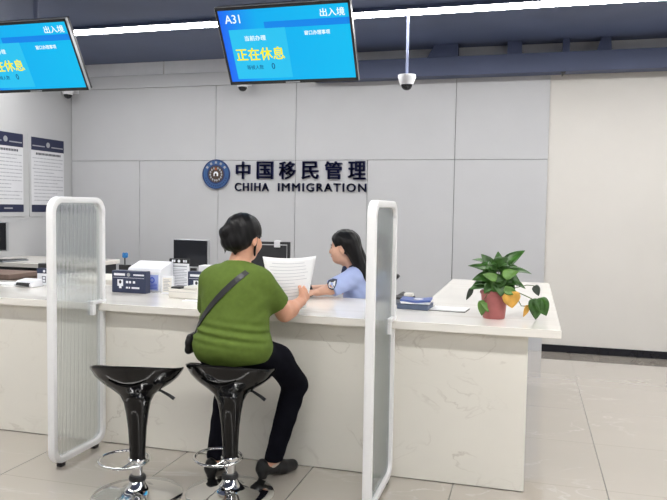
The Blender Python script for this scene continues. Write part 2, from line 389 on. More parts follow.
# back-left desk
dk = thing('staff_desk', 'pale topped desk with dark front in the left rear corner', 'desk', (-4.7, 6.2, 0))
part('desk_top', MB().box((XL + 0.005, 5.88, 0.83), (-4.33, 6.75, 0.875), 0.004), 'top_stone', dk)
part('desk_front', MB().box((XL + 0.01, 5.95, 0.002), (-4.36, 5.98, 0.83)), 'black', dk)
part('desk_side', MB().box((-4.39, 5.981, 0.002), (-4.36, 6.72, 0.83)), 'black', dk)
cb = thing('low_cabinet', 'low black cabinet in front of the rear left desk', 'cabinet', (-4.7, 5.3, 0))
part('carcass', MB().box((-5.4, 5.08, 0.05), (-4.0, 5.55, 0.735), 0.004), 'black', cb)
part('plinth', MB().box((-5.36, 5.12, 0.0), (-4.04, 5.52, 0.05)), 'black', cb)
part('door', MB().box((-5.38, 5.065, 0.08), (-4.72, 5.0795, 0.71), 0.003), 'black', cb)
part('door', MB().box((-4.68, 5.065, 0.08), (-4.02, 5.0795, 0.71), 0.003), 'black', cb)
bx = thing('brown_file_box', 'flat brown file box lying on the low black cabinet', 'box', (-4.75, 5.3, 0.735))
part('box_body', MB().box((-5.2, 5.12, 0.736), (-4.40, 5.5, 0.80), 0.006), 'brown', bx)
part('box_lid', MB().box((-5.21, 5.11, 0.8005), (-4.39, 5.51, 0.845), 0.006), 'brown', bx)
fc = thing('filing_cabinet', 'cream filing cabinet behind the counter, past the left glass divider', 'cabinet', (-3.4, 4.98, 0))
part('carcass', MB().box((-3.75, 4.78, 0.0), (-3.02, 5.2, 0.885), 0.006), 'cream_plastic', fc)
for z in (0.05, 0.46):
    d = part('drawer', MB().box((-3.73, 4.765, z), (-3.04, 4.7795, z + 0.385), 0.004), 'cream_plastic', fc)
    part('handle', MB().box((-3.46, 4.755, z + 0.3), (-3.31, 4.7648, z + 0.32), 0.002), 'silver', fc)

# ------------------------------------------------------------------ fluted glass dividers
def rrect(y0, y1, z0, z1, r, n=8):
    pts = []
    for cy, cz, a0 in ((y1 - r, z1 - r, 0), (y0 + r, z1 - r, 90), (y0 + r, z0 + r, 180), (y1 - r, z0 + r, 270)):
        for k in range(n + 1):
            a = math.radians(a0 + 90 * k / n); pts.append((cy + r * math.cos(a), cz + r * math.sin(a)))
    return pts
def divider(x, y0, y1, ztop, label, lean=0.0):
    t = thing('glass_divider', label, 'divider', (x, (y0 + y1) / 2, 0), group=None)
    z0 = 0.022
    fw, fd = 0.034, 0.044      # frame face width, frame depth (x)
    out = rrect(y0, y1, z0, ztop, 0.085); inn = rrect(y0 + fw, y1 - fw, z0 + fw, ztop - fw, 0.06)
    bm = bmesh.new(); loops = []
    for pts, xx in ((out, -fd / 2), (out, fd / 2), (inn, fd / 2), (inn, -fd / 2)):
        loops.append([bm.verts.new((x + xx, p[0], p[1])) for p in pts])
    n = len(out)
    for a in range(4):
        A, B = loops[a], loops[(a + 1) % 4]
        for k in range(n): bm.faces.new((A[k], A[(k + 1) % n], B[(k + 1) % n], B[k]))
    bmesh.ops.recalc_face_normals(bm, faces=bm.faces[:])
    ed = [e for e in bm.edges if abs((e.verts[0].co - e.verts[1].co).x) < 1e-6 and len(e.link_faces) == 2 and e.calc_face_angle() > 1.0]
    bmesh.ops.bevel(bm, geom=ed, offset=0.006, segments=2, profile=0.5, affect='EDGES')
    # the slab passes through the rear rail: rail is cut there
    for zc in (HC - TS - 0.0005, HC + 0.0005):
        bmesh.ops.bisect_plane(bm, geom=bm.verts[:] + bm.edges[:] + bm.faces[:], plane_co=(0, 0, zc), plane_no=(0, 0, 1))
    kill = [f for f in bm.faces if f.calc_center_median().y > y1 - fw - 0.012 and HC - TS - 0.0006 < f.calc_center_median().z < HC + 0.0006]
    bmesh.ops.delete(bm, geom=kill, context='FACES')
    mb = MB(); mb.bm.free(); mb.bm = bm
    part('frame', mb, 'white_metal', t, True)
    # fluted pane: ribbed on both faces
    ya, yb = y0 + fw - 0.004, y1 - fw - 0.004
    ns = 180; bm = bmesh.new(); rr = 0.058
    def zlim(y):
        e = min(y - ya, yb - y)
        if e >= rr: return z0 + fw - 0.003, ztop - fw + 0.003
        dz = rr - math.sqrt(max(0, rr * rr - (rr - e) ** 2)); return z0 + fw - 0.003 + dz, ztop - fw + 0.003 - dz
    cols = []
    for k in range(ns + 1):
        y = ya + (yb - ya) * k / ns; a, b = zlim(y); q = 0.0035 + 0.0018 * math.cos((y - ya) / 0.0125 * 2 * math.pi)
        cols.append([bm.verts.new((x - q, y, a)), bm.verts.new((x + q, y, a)), bm.verts.new((x + q, y, b)), bm.verts.new((x - q, y, b))])
    for A, B in zip(cols, cols[1:]):
        for k in range(4): bm.faces.new((A[k], B[k], B[(k + 1) % 4], A[(k + 1) % 4]))
    bm.faces.new(cols[0]); bm.faces.new(cols[-1][::-1])
    mb = MB(); mb.bm.free(); mb.bm = bm
    part('fluted_pane', mb, 'fluted', t, True)
    # clamp that grips the slab edge
    mb = MB().box((x - 0.024, YF - 0.085, HC + 0.001), (x + 0.024, y1 + 0.004, HC + 0.022), 0.004)
    mb.box((x - 0.022, YF - 0.085, HC - 0.062), (x + 0.022, YF - 0.055, HC + 0.002), 0.005)
    part('clamp', mb, 'white_metal', t)
    for yy in (y0 + 0.085, y1 - 0.09):
        part('foot', MB().box((x - 0.016, yy - 0.02, 0.0), (x + 0.016, yy + 0.02, z0 + 0.003), 0.003), 'black', t)
    return t
divider(-2.497, 3.215, 3.705, 1.512, 'white framed fluted glass divider standing left of the empty stool')
divider(-0.705, 3.155, 3.705, 1.512, 'white framed fluted glass divider seen nearly edge-on, between officer and plant')

# ------------------------------------------------------------------ bar stools
def bar_stool(label, loc, rz):
    t = thing('bar_stool', label, 'stool', loc, rz, 'black bar stools at the counter')
    MB().lathe([(0, 0), (0.224, 0), (0.226, 0.004), (0.222, 0.010), (0.16, 0.018), (0.10, 0.028), (0.066, 0.042), (0.046, 0.062), (0.036, 0.082), (0, 0.082)], 64).done('base', 'chrome', t, True, angle=60)
    MB().lathe([(0, 0.082), (0.041, 0.082), (0.043, 0.086), (0.043, 0.098), (0.037, 0.108), (0, 0.108)], 32).done('collar', 'black', t, True)
    MB().lathe([(0.0, 0.108), (0.027, 0.108), (0.027, 0.17), (0, 0.17)], 32).done('piston', 'chrome', t, True)
    MB().lathe([(0.0, 0.166), (0.044, 0.166), (0.047, 0.170), (0.047, 0.194), (0.043, 0.198), (0, 0.198)], 40).done('ring', 'chrome', t, True)
    # seat shell: closed loft, rim raised at the back (-Y)
    n = 72; bm = bmesh.new(); rings = []
    outer = [(0.039, 0.1985, 0), (0.041, 0.26, 0), (0.046, 0.35, 0), (0.056, 0.43, 0), (0.067, 0.485, 0), (0.088, 0.525, .1), (0.124, 0.553, .3), (0.165, 0.580, .6), (0.198, 0.612, .85), (0.218, 0.645, 1), (0.224, 0.658, 1), (0.222, 0.664, 1), (0.215, 0.663, 1),
             (0.205, 0.652, .97), (0.18, 0.632, .7), (0.14, 0.615, .4), (0.09, 0.607, .15), (0.04, 0.605, 0)]
    for r, z, k in outer:
        ring = []
        for i in range(n):
            a = 2 * math.pi * i / n; c, s = math.cos(a), math.sin(a)
            lift = k * (0.046 * max(0, -s) ** 1.3 - 0.062 * max(0, s) ** 1.3)
            ex = 1 + 0.03 * k * abs(c)
            ring.append(bm.verts.new((r * c * ex, r * s * (1 - 0.06 * k), z + lift)))
        rings.append(ring)
    for A, B in zip(rings, rings[1:]):
        for k in range(n): bm.faces.new((A[k], A[(k + 1) % n], B[(k + 1) % n], B[k]))
    bm.faces.new(rings[0][::-1]); bm.faces.new(rings[-1])
    mb = MB(); mb.bm.free(); mb.bm = bm; s = mb.done('seat_shell', 'black_abs', t, True, angle=70)
    # moulded ribs on the back of the shell
    mb = MB()
    for z, half, dz in ((0.60, 0.5, 0.03), (0.53, 0.55, -0.02)):
        pts = []
        for i in range(13):
            q = -1 + i / 6; a = -math.pi / 2 + q * half
            rad = np.interp(z + dz * q * q, [0.43, 0.485, 0.525, 0.56, 0.60, 0.645, 0.69], [0.056, 0.067, 0.086, 0.118, 0.165, 0.197, 0.212])
            pts.append((rad * math.cos(a), rad * math.sin(a) * 0.97, z + dz * q * q))
        mb.tube(pts, 0.004, 8)
    mb.done('rib', 'black_abs', s, True)
    # footrest loop and lever
    pts = []
    for i in range(40):
        a = 2 * math.pi * i / 40
        pts.append((-0.075 + 0.125 * math.cos(a), 0.02 + 0.105 * math.sin(a), 0.176 + 0.010 * math.sin(a)))
    MB().tube(pts, 0.0075, 10, closed=True).tube([(0.042, 0.0, 0.184), (0.05, 0.02, 0.178)], 0.006).tube([(-0.02, -0.04, 0.184), (-0.05, -0.083, 0.168)], 0.006).done('footrest', 'chrome', t, True)
    MB().tube([(0.06, 0.0, 0.548), (0.12, -0.01, 0.545), (0.165, -0.012, 0.522), (0.19, -0.013, 0.505)], [0.006, 0.006, 0.008, 0.009], 10).done('lever', 'black', t, True)
    return t
ST1 = (-1.875, 3.075, 0); ST2 = (-1.44, 3.24, 0)
bar_stool('empty black bar stool with chrome base, left of the seated customer', ST1, math.radians(14))
bar_stool('black bar stool with chrome base under the customer in green', ST2, math.radians(2))

# ------------------------------------------------------------------ wall sign and emblem
SY = WF - 0.002
sg = thing('wall_sign', 'dark navy raised Chinese and English lettering on the grey wall', 'sign', (-2.56, WF, 1.83))
chs = []
xs = np.linspace(-3.352 + 0.107, -1.768 - 0.107, 6)
for ch, x in zip('中国移民管理', xs):
    hw = 0.205
    chs.append((text_mesh(ch, 0.178 if ch == '中' else 0.205, hw, 0.022, 0.012), Matrix.Translation((x + 2.56, -0.0125, 1.899 - 1.83)) @ RX90))
link('chinese_lettering', merge_meshes(chs), 'sign_navy', sg)
for word, wx, cx in (('CHIHA', 0.425, -3.136), ('IMMIGRATION', 1.045, -2.288)):
    link('english_lettering', merge_meshes([(text_mesh(word, wx, 0.096, 0.016, 0.010, 1.2), Matrix.Translation((cx + 2.56, -0.0105, 1.706 - 1.83)) @ RX90)]), 'sign_navy', sg)
def disc(r0, r1, d0, d1, n=64):   # ring facing -Y, d = distance in front of the wall
    mb = MB()
    if r0 <= 0: mb.lathe([(0, d0), (r1, d0), (r1, d1), (0, d1)], n)
    else: mb.lathe([(r0, d0), (r1, d0), (r1, d1), (r0, d1), (r0, d0)], n)
    return mb.xf(RX90)
em = thing('emblem', 'round blue emblem with bronze centre left of the wall lettering', 'emblem', (-3.585, WF, 1.852))
disc(0, 0.172, 0.0005, 0.02).done('disc', 'emblem_blue', em)
disc(0.163, 0.174, 0.0202, 0.027).done('rim', 'emblem_dark', em)
disc(0.099, 0.113, 0.0202, 0.026).done('inner_ring', 'emblem_dark', em)
disc(0, 0.0985, 0.0202, 0.024).done('centre', 'emblem_gold', em)
mb = MB()
for k in range(5):
    a = math.radians(90 + (k - 2) * 27)
    mb2 = MB().box((-0.013, -0.030, -0.013), (0.013, -0.0205, 0.013), 0.002)
    mb2.xf(Matrix.Translation((0.138 * math.cos(a), 0, 0.138 * math.sin(a))) @ Matrix.Rotation(math.pi / 2 - a, 4, 'Y')); mb._merge(mb2.bm)
mb.done('lettering', 'silver', em)
mb = MB()
for k in range(13):
    a = math.radians(200 + k * 140 / 12)
    mb.box((0.138 * math.cos(a) - 0.006, -0.027, 0.138 * math.sin(a) - 0.008), (0.138 * math.cos(a) + 0.006, -0.0205, 0.138 * math.sin(a) + 0.008), 0.001)
mb.done('lettering', 'emblem_dark', em)
MB().poly([(-0.028, -0.030, -0.022), (0.028, -0.030, -0.022), (0.028, -0.030, 0.012), (0.014, -0.030, 0.03), (-0.014, -0.030, 0.03), (-0.028, -0.030, 0.012)], 0.006, (0, 1, 0)).done('gate_motif', 'white_print', em)
MB().poly([(-0.012, -0.0355, -0.024), (0.012, -0.0355, -0.024), (0.012, -0.0355, 0.004), (0, -0.0355, 0.014), (-0.012, -0.0355, 0.004)], 0.0045, (0, 1, 0)).done('arch_motif', 'emblem_gold', em)
st = []
for k in range(10):
    a = math.radians(90 + 36 * k); r = 0.022 if k % 2 == 0 else 0.009; st.append((r * math.cos(a), -0.03, 0.062 + r * math.sin(a)))
MB().poly(st, 0.006, (0, 1, 0)).done('star_motif', 'emblem_red', em)
for s in (-1, 1):
    mb = MB()
    for k in range(7):
        a = math.radians(-80 + s * 0 + 25 * k); px = s * (0.073 * math.cos(a)); pz = 0.073 * math.sin(a)
        mb.sphere((px, -0.027, pz), (0.010, 0.005, 0.014), 10, 6)
    mb.done('wreath', 'silver', em, True)

# ------------------------------------------------------------------ notices on the left wall
def notice(y0, y1, z0, z1, label, seed):
    t = thing('wall_notice', label, 'notice', (XL, (y0 + y1) / 2, (z0 + z1) / 2), group=None)
    # local frame: face +X
    w, h = (y1 - y0) / 2, (z1 - z0) / 2
    B = lambda mb, d0, d1, a, b, c, d: mb.box((d0, a, c), (d1, b, d))
    MB().box((0.0008, -w, -h), (0.010, w, h), 0.001).done('board', 'wall_side', t)
    MB().box((0.0102, -w + 0.03, -h + 0.05), (0.0115, w - 0.03, h - 0.03)).done('sheet', 'poster_paper', t)
    MB().box((0.0117, -w + 0.03, h - 0.18), (0.0130, w - 0.03, h - 0.03)).done('header', 'poster_navy', t)
    MB().box((0.0117, -w + 0.03, -h + 0.05), (0.0130, w - 0.03, -h + 0.135)).done('footer', 'poster_navy', t)
    mb = MB().lathe([(0, 0.0132), (0.032, 0.0132), (0.032, 0.0145), (0, 0.0145)], 24); mb.xf(Matrix.Rotation(math.pi / 2, 4, 'Y')); mb.xf(Matrix.Translation((0, 0, h - 0.105)))
    mb.done('crest', 'silver', t)
    for a, b in ((-w + 0.05, -0.06), (0.06, w - 0.05)): MB().box((0.0132, a, h - 0.135), (0.0138, b, h - 0.122)).done('header_lettering', 'silver', t)
    MB().box((0.0132, -0.03, -h + 0.085), (0.0138, 0.1, -h + 0.1)).done('footer_lettering', 'silver', t)
    rr = random.Random(seed)
    mb = MB(); y = -w + 0.11
    while y < w - 0.11:
        mb.box((0.0117, y, h - 0.232), (0.0125, y + 0.018, h - 0.206)); y += 0.025
    mb.done('title', 'dark_ink', t)
    mb = MB(); z = h - 0.275
    while z > -h + 0.16:
        a = -w + (0.05 if rr.random() < .35 else 0.075); e = w - 0.05 - (rr.random() * 0.2 if rr.random() < 0.45 else 0)
        while a < e:
            l = rr.uniform(0.02, 0.09); mb.box((0.0117, a, z), (0.0123, min(a + l, e), z + 0.009)); a += l + 0.008
        z -= 0.041
    mb.done('print', 'ink', t)
    return t
notice(6.84, 7.485, 1.325, 2.275, 'tall white notice with navy header, right of two on the side wall', 1)
notice(6.15, 6.765, 1.325, 2.285, 'tall white notice with navy header, cut by the left edge of the photo', 2)

# ------------------------------------------------------------------ hanging displays
def display(x, label, number):
    t = thing('hanging_display', label, 'display', (x, 4.7286, 2.6208), 0.0, 'ceiling displays above the service windows')
    tilt = Matrix.Rotation(math.pi / 2 + 0.5459 * 1, 4, 'X')
    # local XY = face, +Z = toward the viewers
    tilt = Matrix.Rotation(math.pi / 2, 4, 'X'); tilt = Matrix.Rotation(0.5459, 4, 'X') @ tilt
    w, h = 0.49, 0.2825
    sub = []
    def P(name, mb, m, smooth=False):
        mb.xf(tilt); return mb.done(name, m, t, smooth)
    P('casing', MB().box((-w, -h, -0.05), (w, h, 0.0), 0.004), 'black')
    P('bezel', MB().box((-w, h - 0.022, 0.0), (w, h, 0.006)).box((-w, -h, 0.0), (w, -h + 0.024, 0.006)).box((-w, -h, 0.0), (-w + 0.016, h, 0.006)).box((w - 0.016, -h, 0.0), (w, h, 0.006)), 'black')
    P('edge_trim', MB().box((w + 0.0002, -h, -0.02), (w + 0.0028, h, 0.006)).box((-w - 0.0028, -h, -0.02), (-w - 0.0002, h, 0.006)).box((-w, h + 0.0002, -0.02), (w, h + 0.003, 0.006)), 'silver')
    P('maker_strip', MB().box((-0.055, -h + 0.004, 0.006), (0.055, -h + 0.013, 0.0075)), 'silver')
    W2, H2 = w - 0.016, h - 0.023
    # picture, its local X runs along the screen for the procedural picture
    s = MB().box((-W2, -H2, 0.001), (W2, H2, 0.002)).done('screen', 'screen', t); s.data.transform(tilt)
    P('screen_band', MB().box((-W2 + 0.33, h - 0.162, 0.0022), (W2, h - 0.115, 0.0026)), 'scr_band')
    P('screen_box', MB().box((-W2 + 0.055, -H2 + 0.02, 0.0022), (-W2 + 0.48, h - 0.16, 0.0026)), 'scr_box')
    def T(name, body, cx, cy, tw, th, m, bold=0.01):
        me = text_mesh(body, tw, th, bold); me.transform(tilt @ Matrix.Translation((cx, cy, 0.0032))); link(name, me, m, t)
    if number: T('window_number', number, -W2 + 0.10, h - 0.085, 0.115, 0.060, 'scr_white', 0.012)
    T('heading', '出入境', W2 - 0.115, h - 0.075, 0.175, 0.056, 'scr_white', 0.015)
    T('subheading', '窗口办理事项', W2 - 0.24, h - 0.207, 0.185, 0.032, 'scr_white', 0.02)
    T('status_caption', '当前办理', -W2 + 0.245, h - 0.225, 0.16, 0.038, 'scr_white', 0.015)
    T('status', '正在休息', -W2 + 0.260, h - 0.340, 0.370, 0.095, 'scr_yellow', 0.022)
    T('queue_caption', '等候人数', -W2 + 0.205, h - 0.437, 0.13, 0.034, 'scr_dark', 0.008)
    T('queue_count', '0', -W2 + 0.345, h - 0.433, 0.026, 0.045, 'scr_dark', 0.012)
    # mounting pole up to the ceiling
    MB().tube([(0.0, 0.14, 0.02), (0, 0.14, ZC - 2.6208 - 0.0005)], 0.018, 12).box((-0.12, 0.11, -0.05), (0.12, 0.16, 0.05), 0.005).box((-0.1, 0.04, 0.05), (0.1, 0.14, 0.07), 0.004).done('mount', 'grey_cable', t, True)
    return t
display(-1.69, 'wide blue display with A31 hanging above the customer', 'A31')
display(-1.69 - 2.20, 'blue display cut off by the left edge of the photo', None)

# ------------------------------------------------------------------ dome cameras
def dome_cam(label, loc, drop, rod=False):
    t = thing('dome_camera', label, 'camera', loc, 0, 'dome cameras')
    MB().lathe([(0, 0), (0.078, 0), (0.079, -0.02), (0.068, -0.055), (0.058, -0.085), (0, -0.085)], 32).done('housing', 'white_plastic', t, True)
    MB().lathe([(0, -0.0855), (0.050, -0.0855), (0.046, -0.105), (0.032, -0.123), (0.014, -0.131), (0, -0.132)], 32).done('lens_dome', 'black_screen', t, True)
    if rod: MB().tube([(0, 0, 0.0005), (0, 0, drop)], 0.012, 12).lathe([(0, drop - 0.012), (0.045, drop - 0.012), (0.045, drop), (0, drop)], 24).done('rod', 'grey_cable', t, True)
    else: MB().box((-0.03, 0.0, 0.0005), (0.03, drop, 0.025), 0.004).box((-0.05, drop - 0.012, -0.05), (0.05, drop, 0.07), 0.003).done('bracket', 'white_plastic', t)
    return t
dome_cam('white dome camera on a long rod above the right divider', (-1.083, 6.17, 2.652), ZC - 2.652 - 0.0005, True)
dome_cam('white dome camera on the wall just under the middle display', (-3.19, 7.45, 2.915), WF - 0.012 - 7.45 - 0.001)
dome_cam('white dome camera on the wall beside the left display', (-5.50, 7.45, 2.895), WF - 0.012 - 7.45 - 0.001)

# ------------------------------------------------------------------ things on the counter
Z0 = HC + 0.0005
def dash(mb, x0, x1, z0, z1, y): mb.box((x0, y - 0.0008, z0), (x1, y - 0.0001, z1))
def bubble_sign(label, x, y, rz, w=0.265, h=0.15, d=0.06):
    t = thing('counter_sign', label, 'sign', (x, y, Z0), rz, 'navy name signs on the counter')
    MB().box((-w / 2, 0, 0), (w / 2, d, h), 0.004).done('body', 'navy', t)
    mb = MB(); dash(mb, -w / 2 + 0.018, -w / 2 + 0.105, h - 0.034, h - 0.018, 0); mb.done('header_lettering', 'white_print', t); mb = MB(); dash(mb, w / 2 - 0.095, w / 2 - 0.012, h - 0.031, h - 0.021, 0)
    mb.done('header_lettering', 'white_print', t); mb = MB()
    dash(mb, -w / 2 + 0.01, w / 2 - 0.01, h - 0.048, h - 0.046, 0)
    mb.done('header_line', 'white_print', t)
    mb = MB().lathe([(0, 0.0001), (0.013, 0.0001), (0.013, 0.001), (0, 0.001)], 20); mb.xf(RX90); mb.xf(Matrix.Translation((0.0, 0, h - 0.026))); mb.done('crest', 'silver', t)
    mb = MB(); dash(mb, -w / 2 + 0.045, -w / 2 + 0.09, 0.045, 0.09, 0); dash(mb, -w / 2 + 0.058, -w / 2 + 0.077, 0.03, 0.045, 0)
    mb.done('portrait_card', 'white_print', t)
    MB().sphere((-w / 2 + 0.0675, -0.0012, 0.073), (0.010, 0.0008, 0.012), 12, 8).done('portrait', 'dark_ink', t)
    mb = MB()
    for x0, x1, zz in ((-0.02, -0.002, 0.066), (0.004, 0.02, 0.066), (0.034, 0.052, 0.066)): dash(mb, x0, x1, zz, zz + 0.016, 0)
    for x0, x1, zz in ((-0.02, -0.004, 0.030), (0.002, 0.012, 0.030), (0.024, 0.085, 0.030)): dash(mb, x0, x1, zz, zz + 0.012, 0)
    mb.done('print', 'white_print', t)
    return t
s1 = bubble_sign('navy counter sign with small white portrait, right of the left divider', -2.607, 4.165, math.radians(-2))
dup(s1, 'navy counter sign half hidden by the left shoulder in green', (-2.105, 4.30, Z0), math.radians(-2))
# paper pad on the half hidden sign
t = thing('tissue_box', 'white box standing behind the half hidden navy sign', 'box', (-2.12, 4.45, Z0))
MB().box((-0.085, -0.05, 0), (0.075, 0.05, 0.185), 0.005).done('carton', 'white_plastic', t)
MB().box((-0.06, -0.0508, 0.02), (0.05, -0.0502, 0.12)).done('panel', 'cream_plastic', t)
# white document scanner with blue square
t = thing('document_scanner', 'white angular document scanner with pale blue square, behind the navy sign', 'scanner', (-2.56, 4.36, Z0), math.radians(-2))
mb = MB().poly([(0, -0.075, 0), (0, -0.075, 0.135), (0, -0.055, 0.16), (0, 0.075, 0.20), (0, 0.10, 0.20), (0, 0.10, 0)], 0.265, (1, 0, 0)); mb.xf(Matrix.Translation((-0.135, 0, 0)))
bmesh.ops.recalc_face_normals(mb.bm, faces=mb.bm.faces[:]); bmesh.ops.bevel(mb.bm, geom=mb.bm.edges[:], offset=0.006, segments=2, profile=0.5, affect='EDGES')
mb.done('body', 'white_plastic', t)
MB().box((0.022, -0.0775, 0.012), (0.115, -0.0755, 0.118), 0.001).done('label_panel', 'blue_print', t)
mb = MB().lathe([(0.012, 0), (0.021, 0), (0.021, 0.001), (0.012, 0.001), (0.012, 0)], 24); mb.xf(RX90); mb.xf(Matrix.Translation((0.068, -0.0777, 0.082))); mb.done('ring_print', 'blue_mid', t)
mb = MB()
for k in range(4): mb.box((0.035, -0.0783, 0.022 + k * 0.010), (0.105, -0.0777, 0.027 + k * 0.010))
mb.done('print', 'blue_mid', t)
# small framed card
t = thing('card_stand', 'small white framed card between the scanner and the notice stand', 'card', (-2.335, 4.20, Z0), math.radians(-4))
MB().box((-0.045, 0, 0), (0.045, 0.02, 0.125), 0.003).done('frame', 'white_plastic', t)
MB().box((-0.035, -0.001, 0.015), (0.035, -0.0002, 0.112)).done('card', 'cream_plastic', t)
mb = MB()
for k in range(8): mb.box((-0.028, -0.0016, 0.025 + k * 0.01), (0.026 - 0.01 * (k % 3), -0.0011, 0.029 + k * 0.01))
mb.done('print', 'ink', t)
# notice stand with dark header
t = thing('notice_stand', 'upright white notice stand with black rounded header in front of the monitor', 'notice', (-2.385, 4.468, Z0), math.radians(-2))
MB().box((-0.075, 0, 0), (0.072, 0.012, 0.205), 0.004).box((-0.07, 0, 0), (0.07, 0.03, 0.006), 0.002).done('stand', 'white_plastic', t)
MB().box((-0.085, -0.003, 0.186), (0.077, 0.014, 0.222), 0.007, 3).done('header', 'black', t)
mb = MB()
for x0 in (-0.06, -0.045, 0.03, 0.047): mb.box((x0, -0.0042, 0.196), (x0 + 0.012, -0.0032, 0.213))
mb.done('header_lettering', 'white_print', t); mb = MB()
mb.sphere((-0.004, -0.0036, 0.204), (0.011, 0.0008, 0.011), 12, 6)
mb.done('crest', 'white_print', t)
mb = MB(); mb.box((-0.062, -0.001, 0.163), (0.058, -0.0002, 0.171))
for k in range(11): mb.box((-0.062, -0.001, 0.03 + k * 0.0115), (0.058 - 0.02 * (k % 4 == 1), -0.0002, 0.034 + k * 0.0115))
mb.done('print', 'ink', t)
# cream box with black slot
t = thing('cream_dispenser', 'low cream box with a black slot on top, nearest the customer', 'box', (-2.135, 4.10, Z0), math.radians(-3))
MB().box((-0.103, -0.06, 0), (0.103, 0.07, 0.060), 0.005).done('body', 'cream_plastic', t)
MB().box((0.0, -0.045, 0.0602), (0.1, 0.065, 0.078), 0.006).done('lid', 'cream_plastic', t)
MB().box((-0.092, -0.05, 0.0602), (-0.02, 0.04, 0.072), 0.005).done('slot', 'black', t)
MB().box((-0.103, -0.0612, 0.040), (0.103, -0.0602, 0.0415)).done('seam', 'ink', t)
t = thing('loose_sheet', 'small white sheet lying on the counter in front of the cream box', 'paper', (-2.0, 3.98, Z0), math.radians(8))
MB().box((-0.09, -0.035, 0), (0.09, 0.035, 0.0012)).done('sheet', 'paper', t)
# central monitor
def monitor(label, loc, rz, w, h, zc):
    t = thing('monitor', label, 'monitor', loc, rz, None)
    MB().box((-w / 2, -0.014, zc - h / 2), (w / 2, 0.022, zc + h / 2), 0.004).done('casing', 'silver', t)
    MB().box((-w / 2 + 0.008, -0.0165, zc - h / 2 + 0.012), (w / 2 - 0.006, -0.0142, zc + h / 2 - 0.006), 0.001).done('screen', 'black_screen', t)
    MB().box((-0.025, 0.023, 0.012), (0.025, 0.045, zc), 0.004).done('stand', 'black', t)
    MB().box((-0.11, -0.05, 0), (0.11, 0.10, 0.0115), 0.004).done('base', 'black', t)
    return t
monitor('dark monitor standing upright behind the notice stand', (-2.39, 4.78 - 0.42, Z0), math.radians(4), 0.30, 0.215, 0.24) if False else None
wd_ = thing('work_table', 'pale staff work table just behind the counter, mostly hidden', 'table', (-2.4, 4.95, 0))
part('table_top', MB().box((-2.9, 4.52, 0.72), (-1.75, 5.2, 0.75), 0.004), 'top_stone', wd_)
for x in (-2.86, -1.83):
    part('leg', MB().box((x, 4.56, 0), (x + 0.04, 5.16, 0.72), 0.003), 'white_metal', wd_)
monitor('dark monitor standing upright behind the notice stand', (-2.455, 4.78, 0.7505), math.radians(-3), 0.30, 0.215, 0.362)
# pen stand
t = thing('pen_stand', 'black pen stand holding a pen with a blue topper, behind the navy sign', 'pen stand', (-2.835, 4.482, Z0))
MB().box((-0.042, -0.016, 0), (0.042, 0.016, 0.162), 0.004).done('cup', 'black', t)
t2 = thing('topped_pen', 'thin pen with a blue flower topper standing in the black pen stand', 'pen', (-2.835, 4.482, Z0 + 0.1625))
MB().tube([(0.0, 0, 0), (0.0, 0, 0.05)], 0.005, 8).done('pen_body', 'black', t2, True)
mb = MB()
for k in range(6):
    a = k * math.pi / 3; mb.sphere((0.002 + 0.012 * math.cos(a), 0.012 * math.sin(a), 0.062 + 0.012 * (k % 2)), (0.011, 0.011, 0.014), 10, 6)
mb.sphere((0.002, 0, 0.066), (0.012, 0.012, 0.02), 10, 8); mb.done('topper', 'flower_blue', t2, True)
# left group
t = thing('counter_sign', 'white counter sign with navy header, cut by the left divider frame', 'sign', (-3.36, 4.33, Z0), math.radians(-3), None)
MB().box((-0.115, 0, 0), (0.13, 0.04, 0.085), 0.003).done('body', 'white_plastic', t)
MB().box((-0.116, -0.001, 0.0855), (0.131, 0.041, 0.122), 0.003).done('header', 'navy', t)
mb = MB()
for x in (-0.05, -0.01, 0.035, 0.08): mb.sphere((x, -0.0014, 0.103), (0.011, 0.0008, 0.010), 10, 6)
mb.done('header_lettering', 'white_print', t)
mb = MB()
def ch_box(x, z, w, h):
    for k in range(3): dash(mb, x, x + w, z + k * h / 2 - 0.0025, z + k * h / 2 + 0.0025, 0)
    dash(mb, x, x + 0.005, z, z + h, 0); dash(mb, x + w - 0.005, x + w, z, z + h, 0)
ch_box(-0.07, 0.022, 0.034, 0.042); ch_box(-0.012, 0.016, 0.034, 0.025); dash(mb, -0.005, 0.012, 0.05, 0.064, 0); ch_box(0.05, 0.022, 0.034, 0.042); dash(mb, -0.02, 0.03, 0.008, 0.012, 0)
mb.done('print', 'dark_ink', t)
t = thing('black_scanner_head', 'small black device behind the white counter sign', 'device', (-3.47, 4.44, Z0))
MB().box((-0.055, -0.035, 0.02), (0.075, 0.035, 0.152), 0.008).done('head', 'black', t); MB().box((-0.04, -0.03, 0), (0.05, 0.03, 0.02), 0.003).done('base', 'black', t)
t = thing('card_reader', 'white card reader with a dark slot at the left end of the counter', 'card reader', (-3.455, 4.22, Z0), math.radians(-4))
mb = MB().poly([(0, -0.055, 0.0), (0, -0.06, 0.022), (0, -0.03, 0.045), (0, 0.055, 0.055), (0, 0.06, 0.0)], 0.155, (1, 0, 0)); mb.xf(Matrix.Translation((-0.078, 0, 0)))
bmesh.ops.recalc_face_normals(mb.bm, faces=mb.bm.faces[:]); bmesh.ops.bevel(mb.bm, geom=mb.bm.edges[:], offset=0.006, segments=2, profile=0.5, affect='EDGES')
mb.done('body', 'white_plastic', t)
MB().poly([(-0.055, -0.0602, 0.014), (0.06, -0.0602, 0.006), (0.06, -0.049, 0.0325), (-0.055, -0.049, 0.0325)], 0.006, (0, -1, 0.1)).done('slot', 'black', t)
t = thing('document_stack', 'white papers lying at the far left end of the counter', 'paper', (-3.68, 4.27, Z0), math.radians(6))
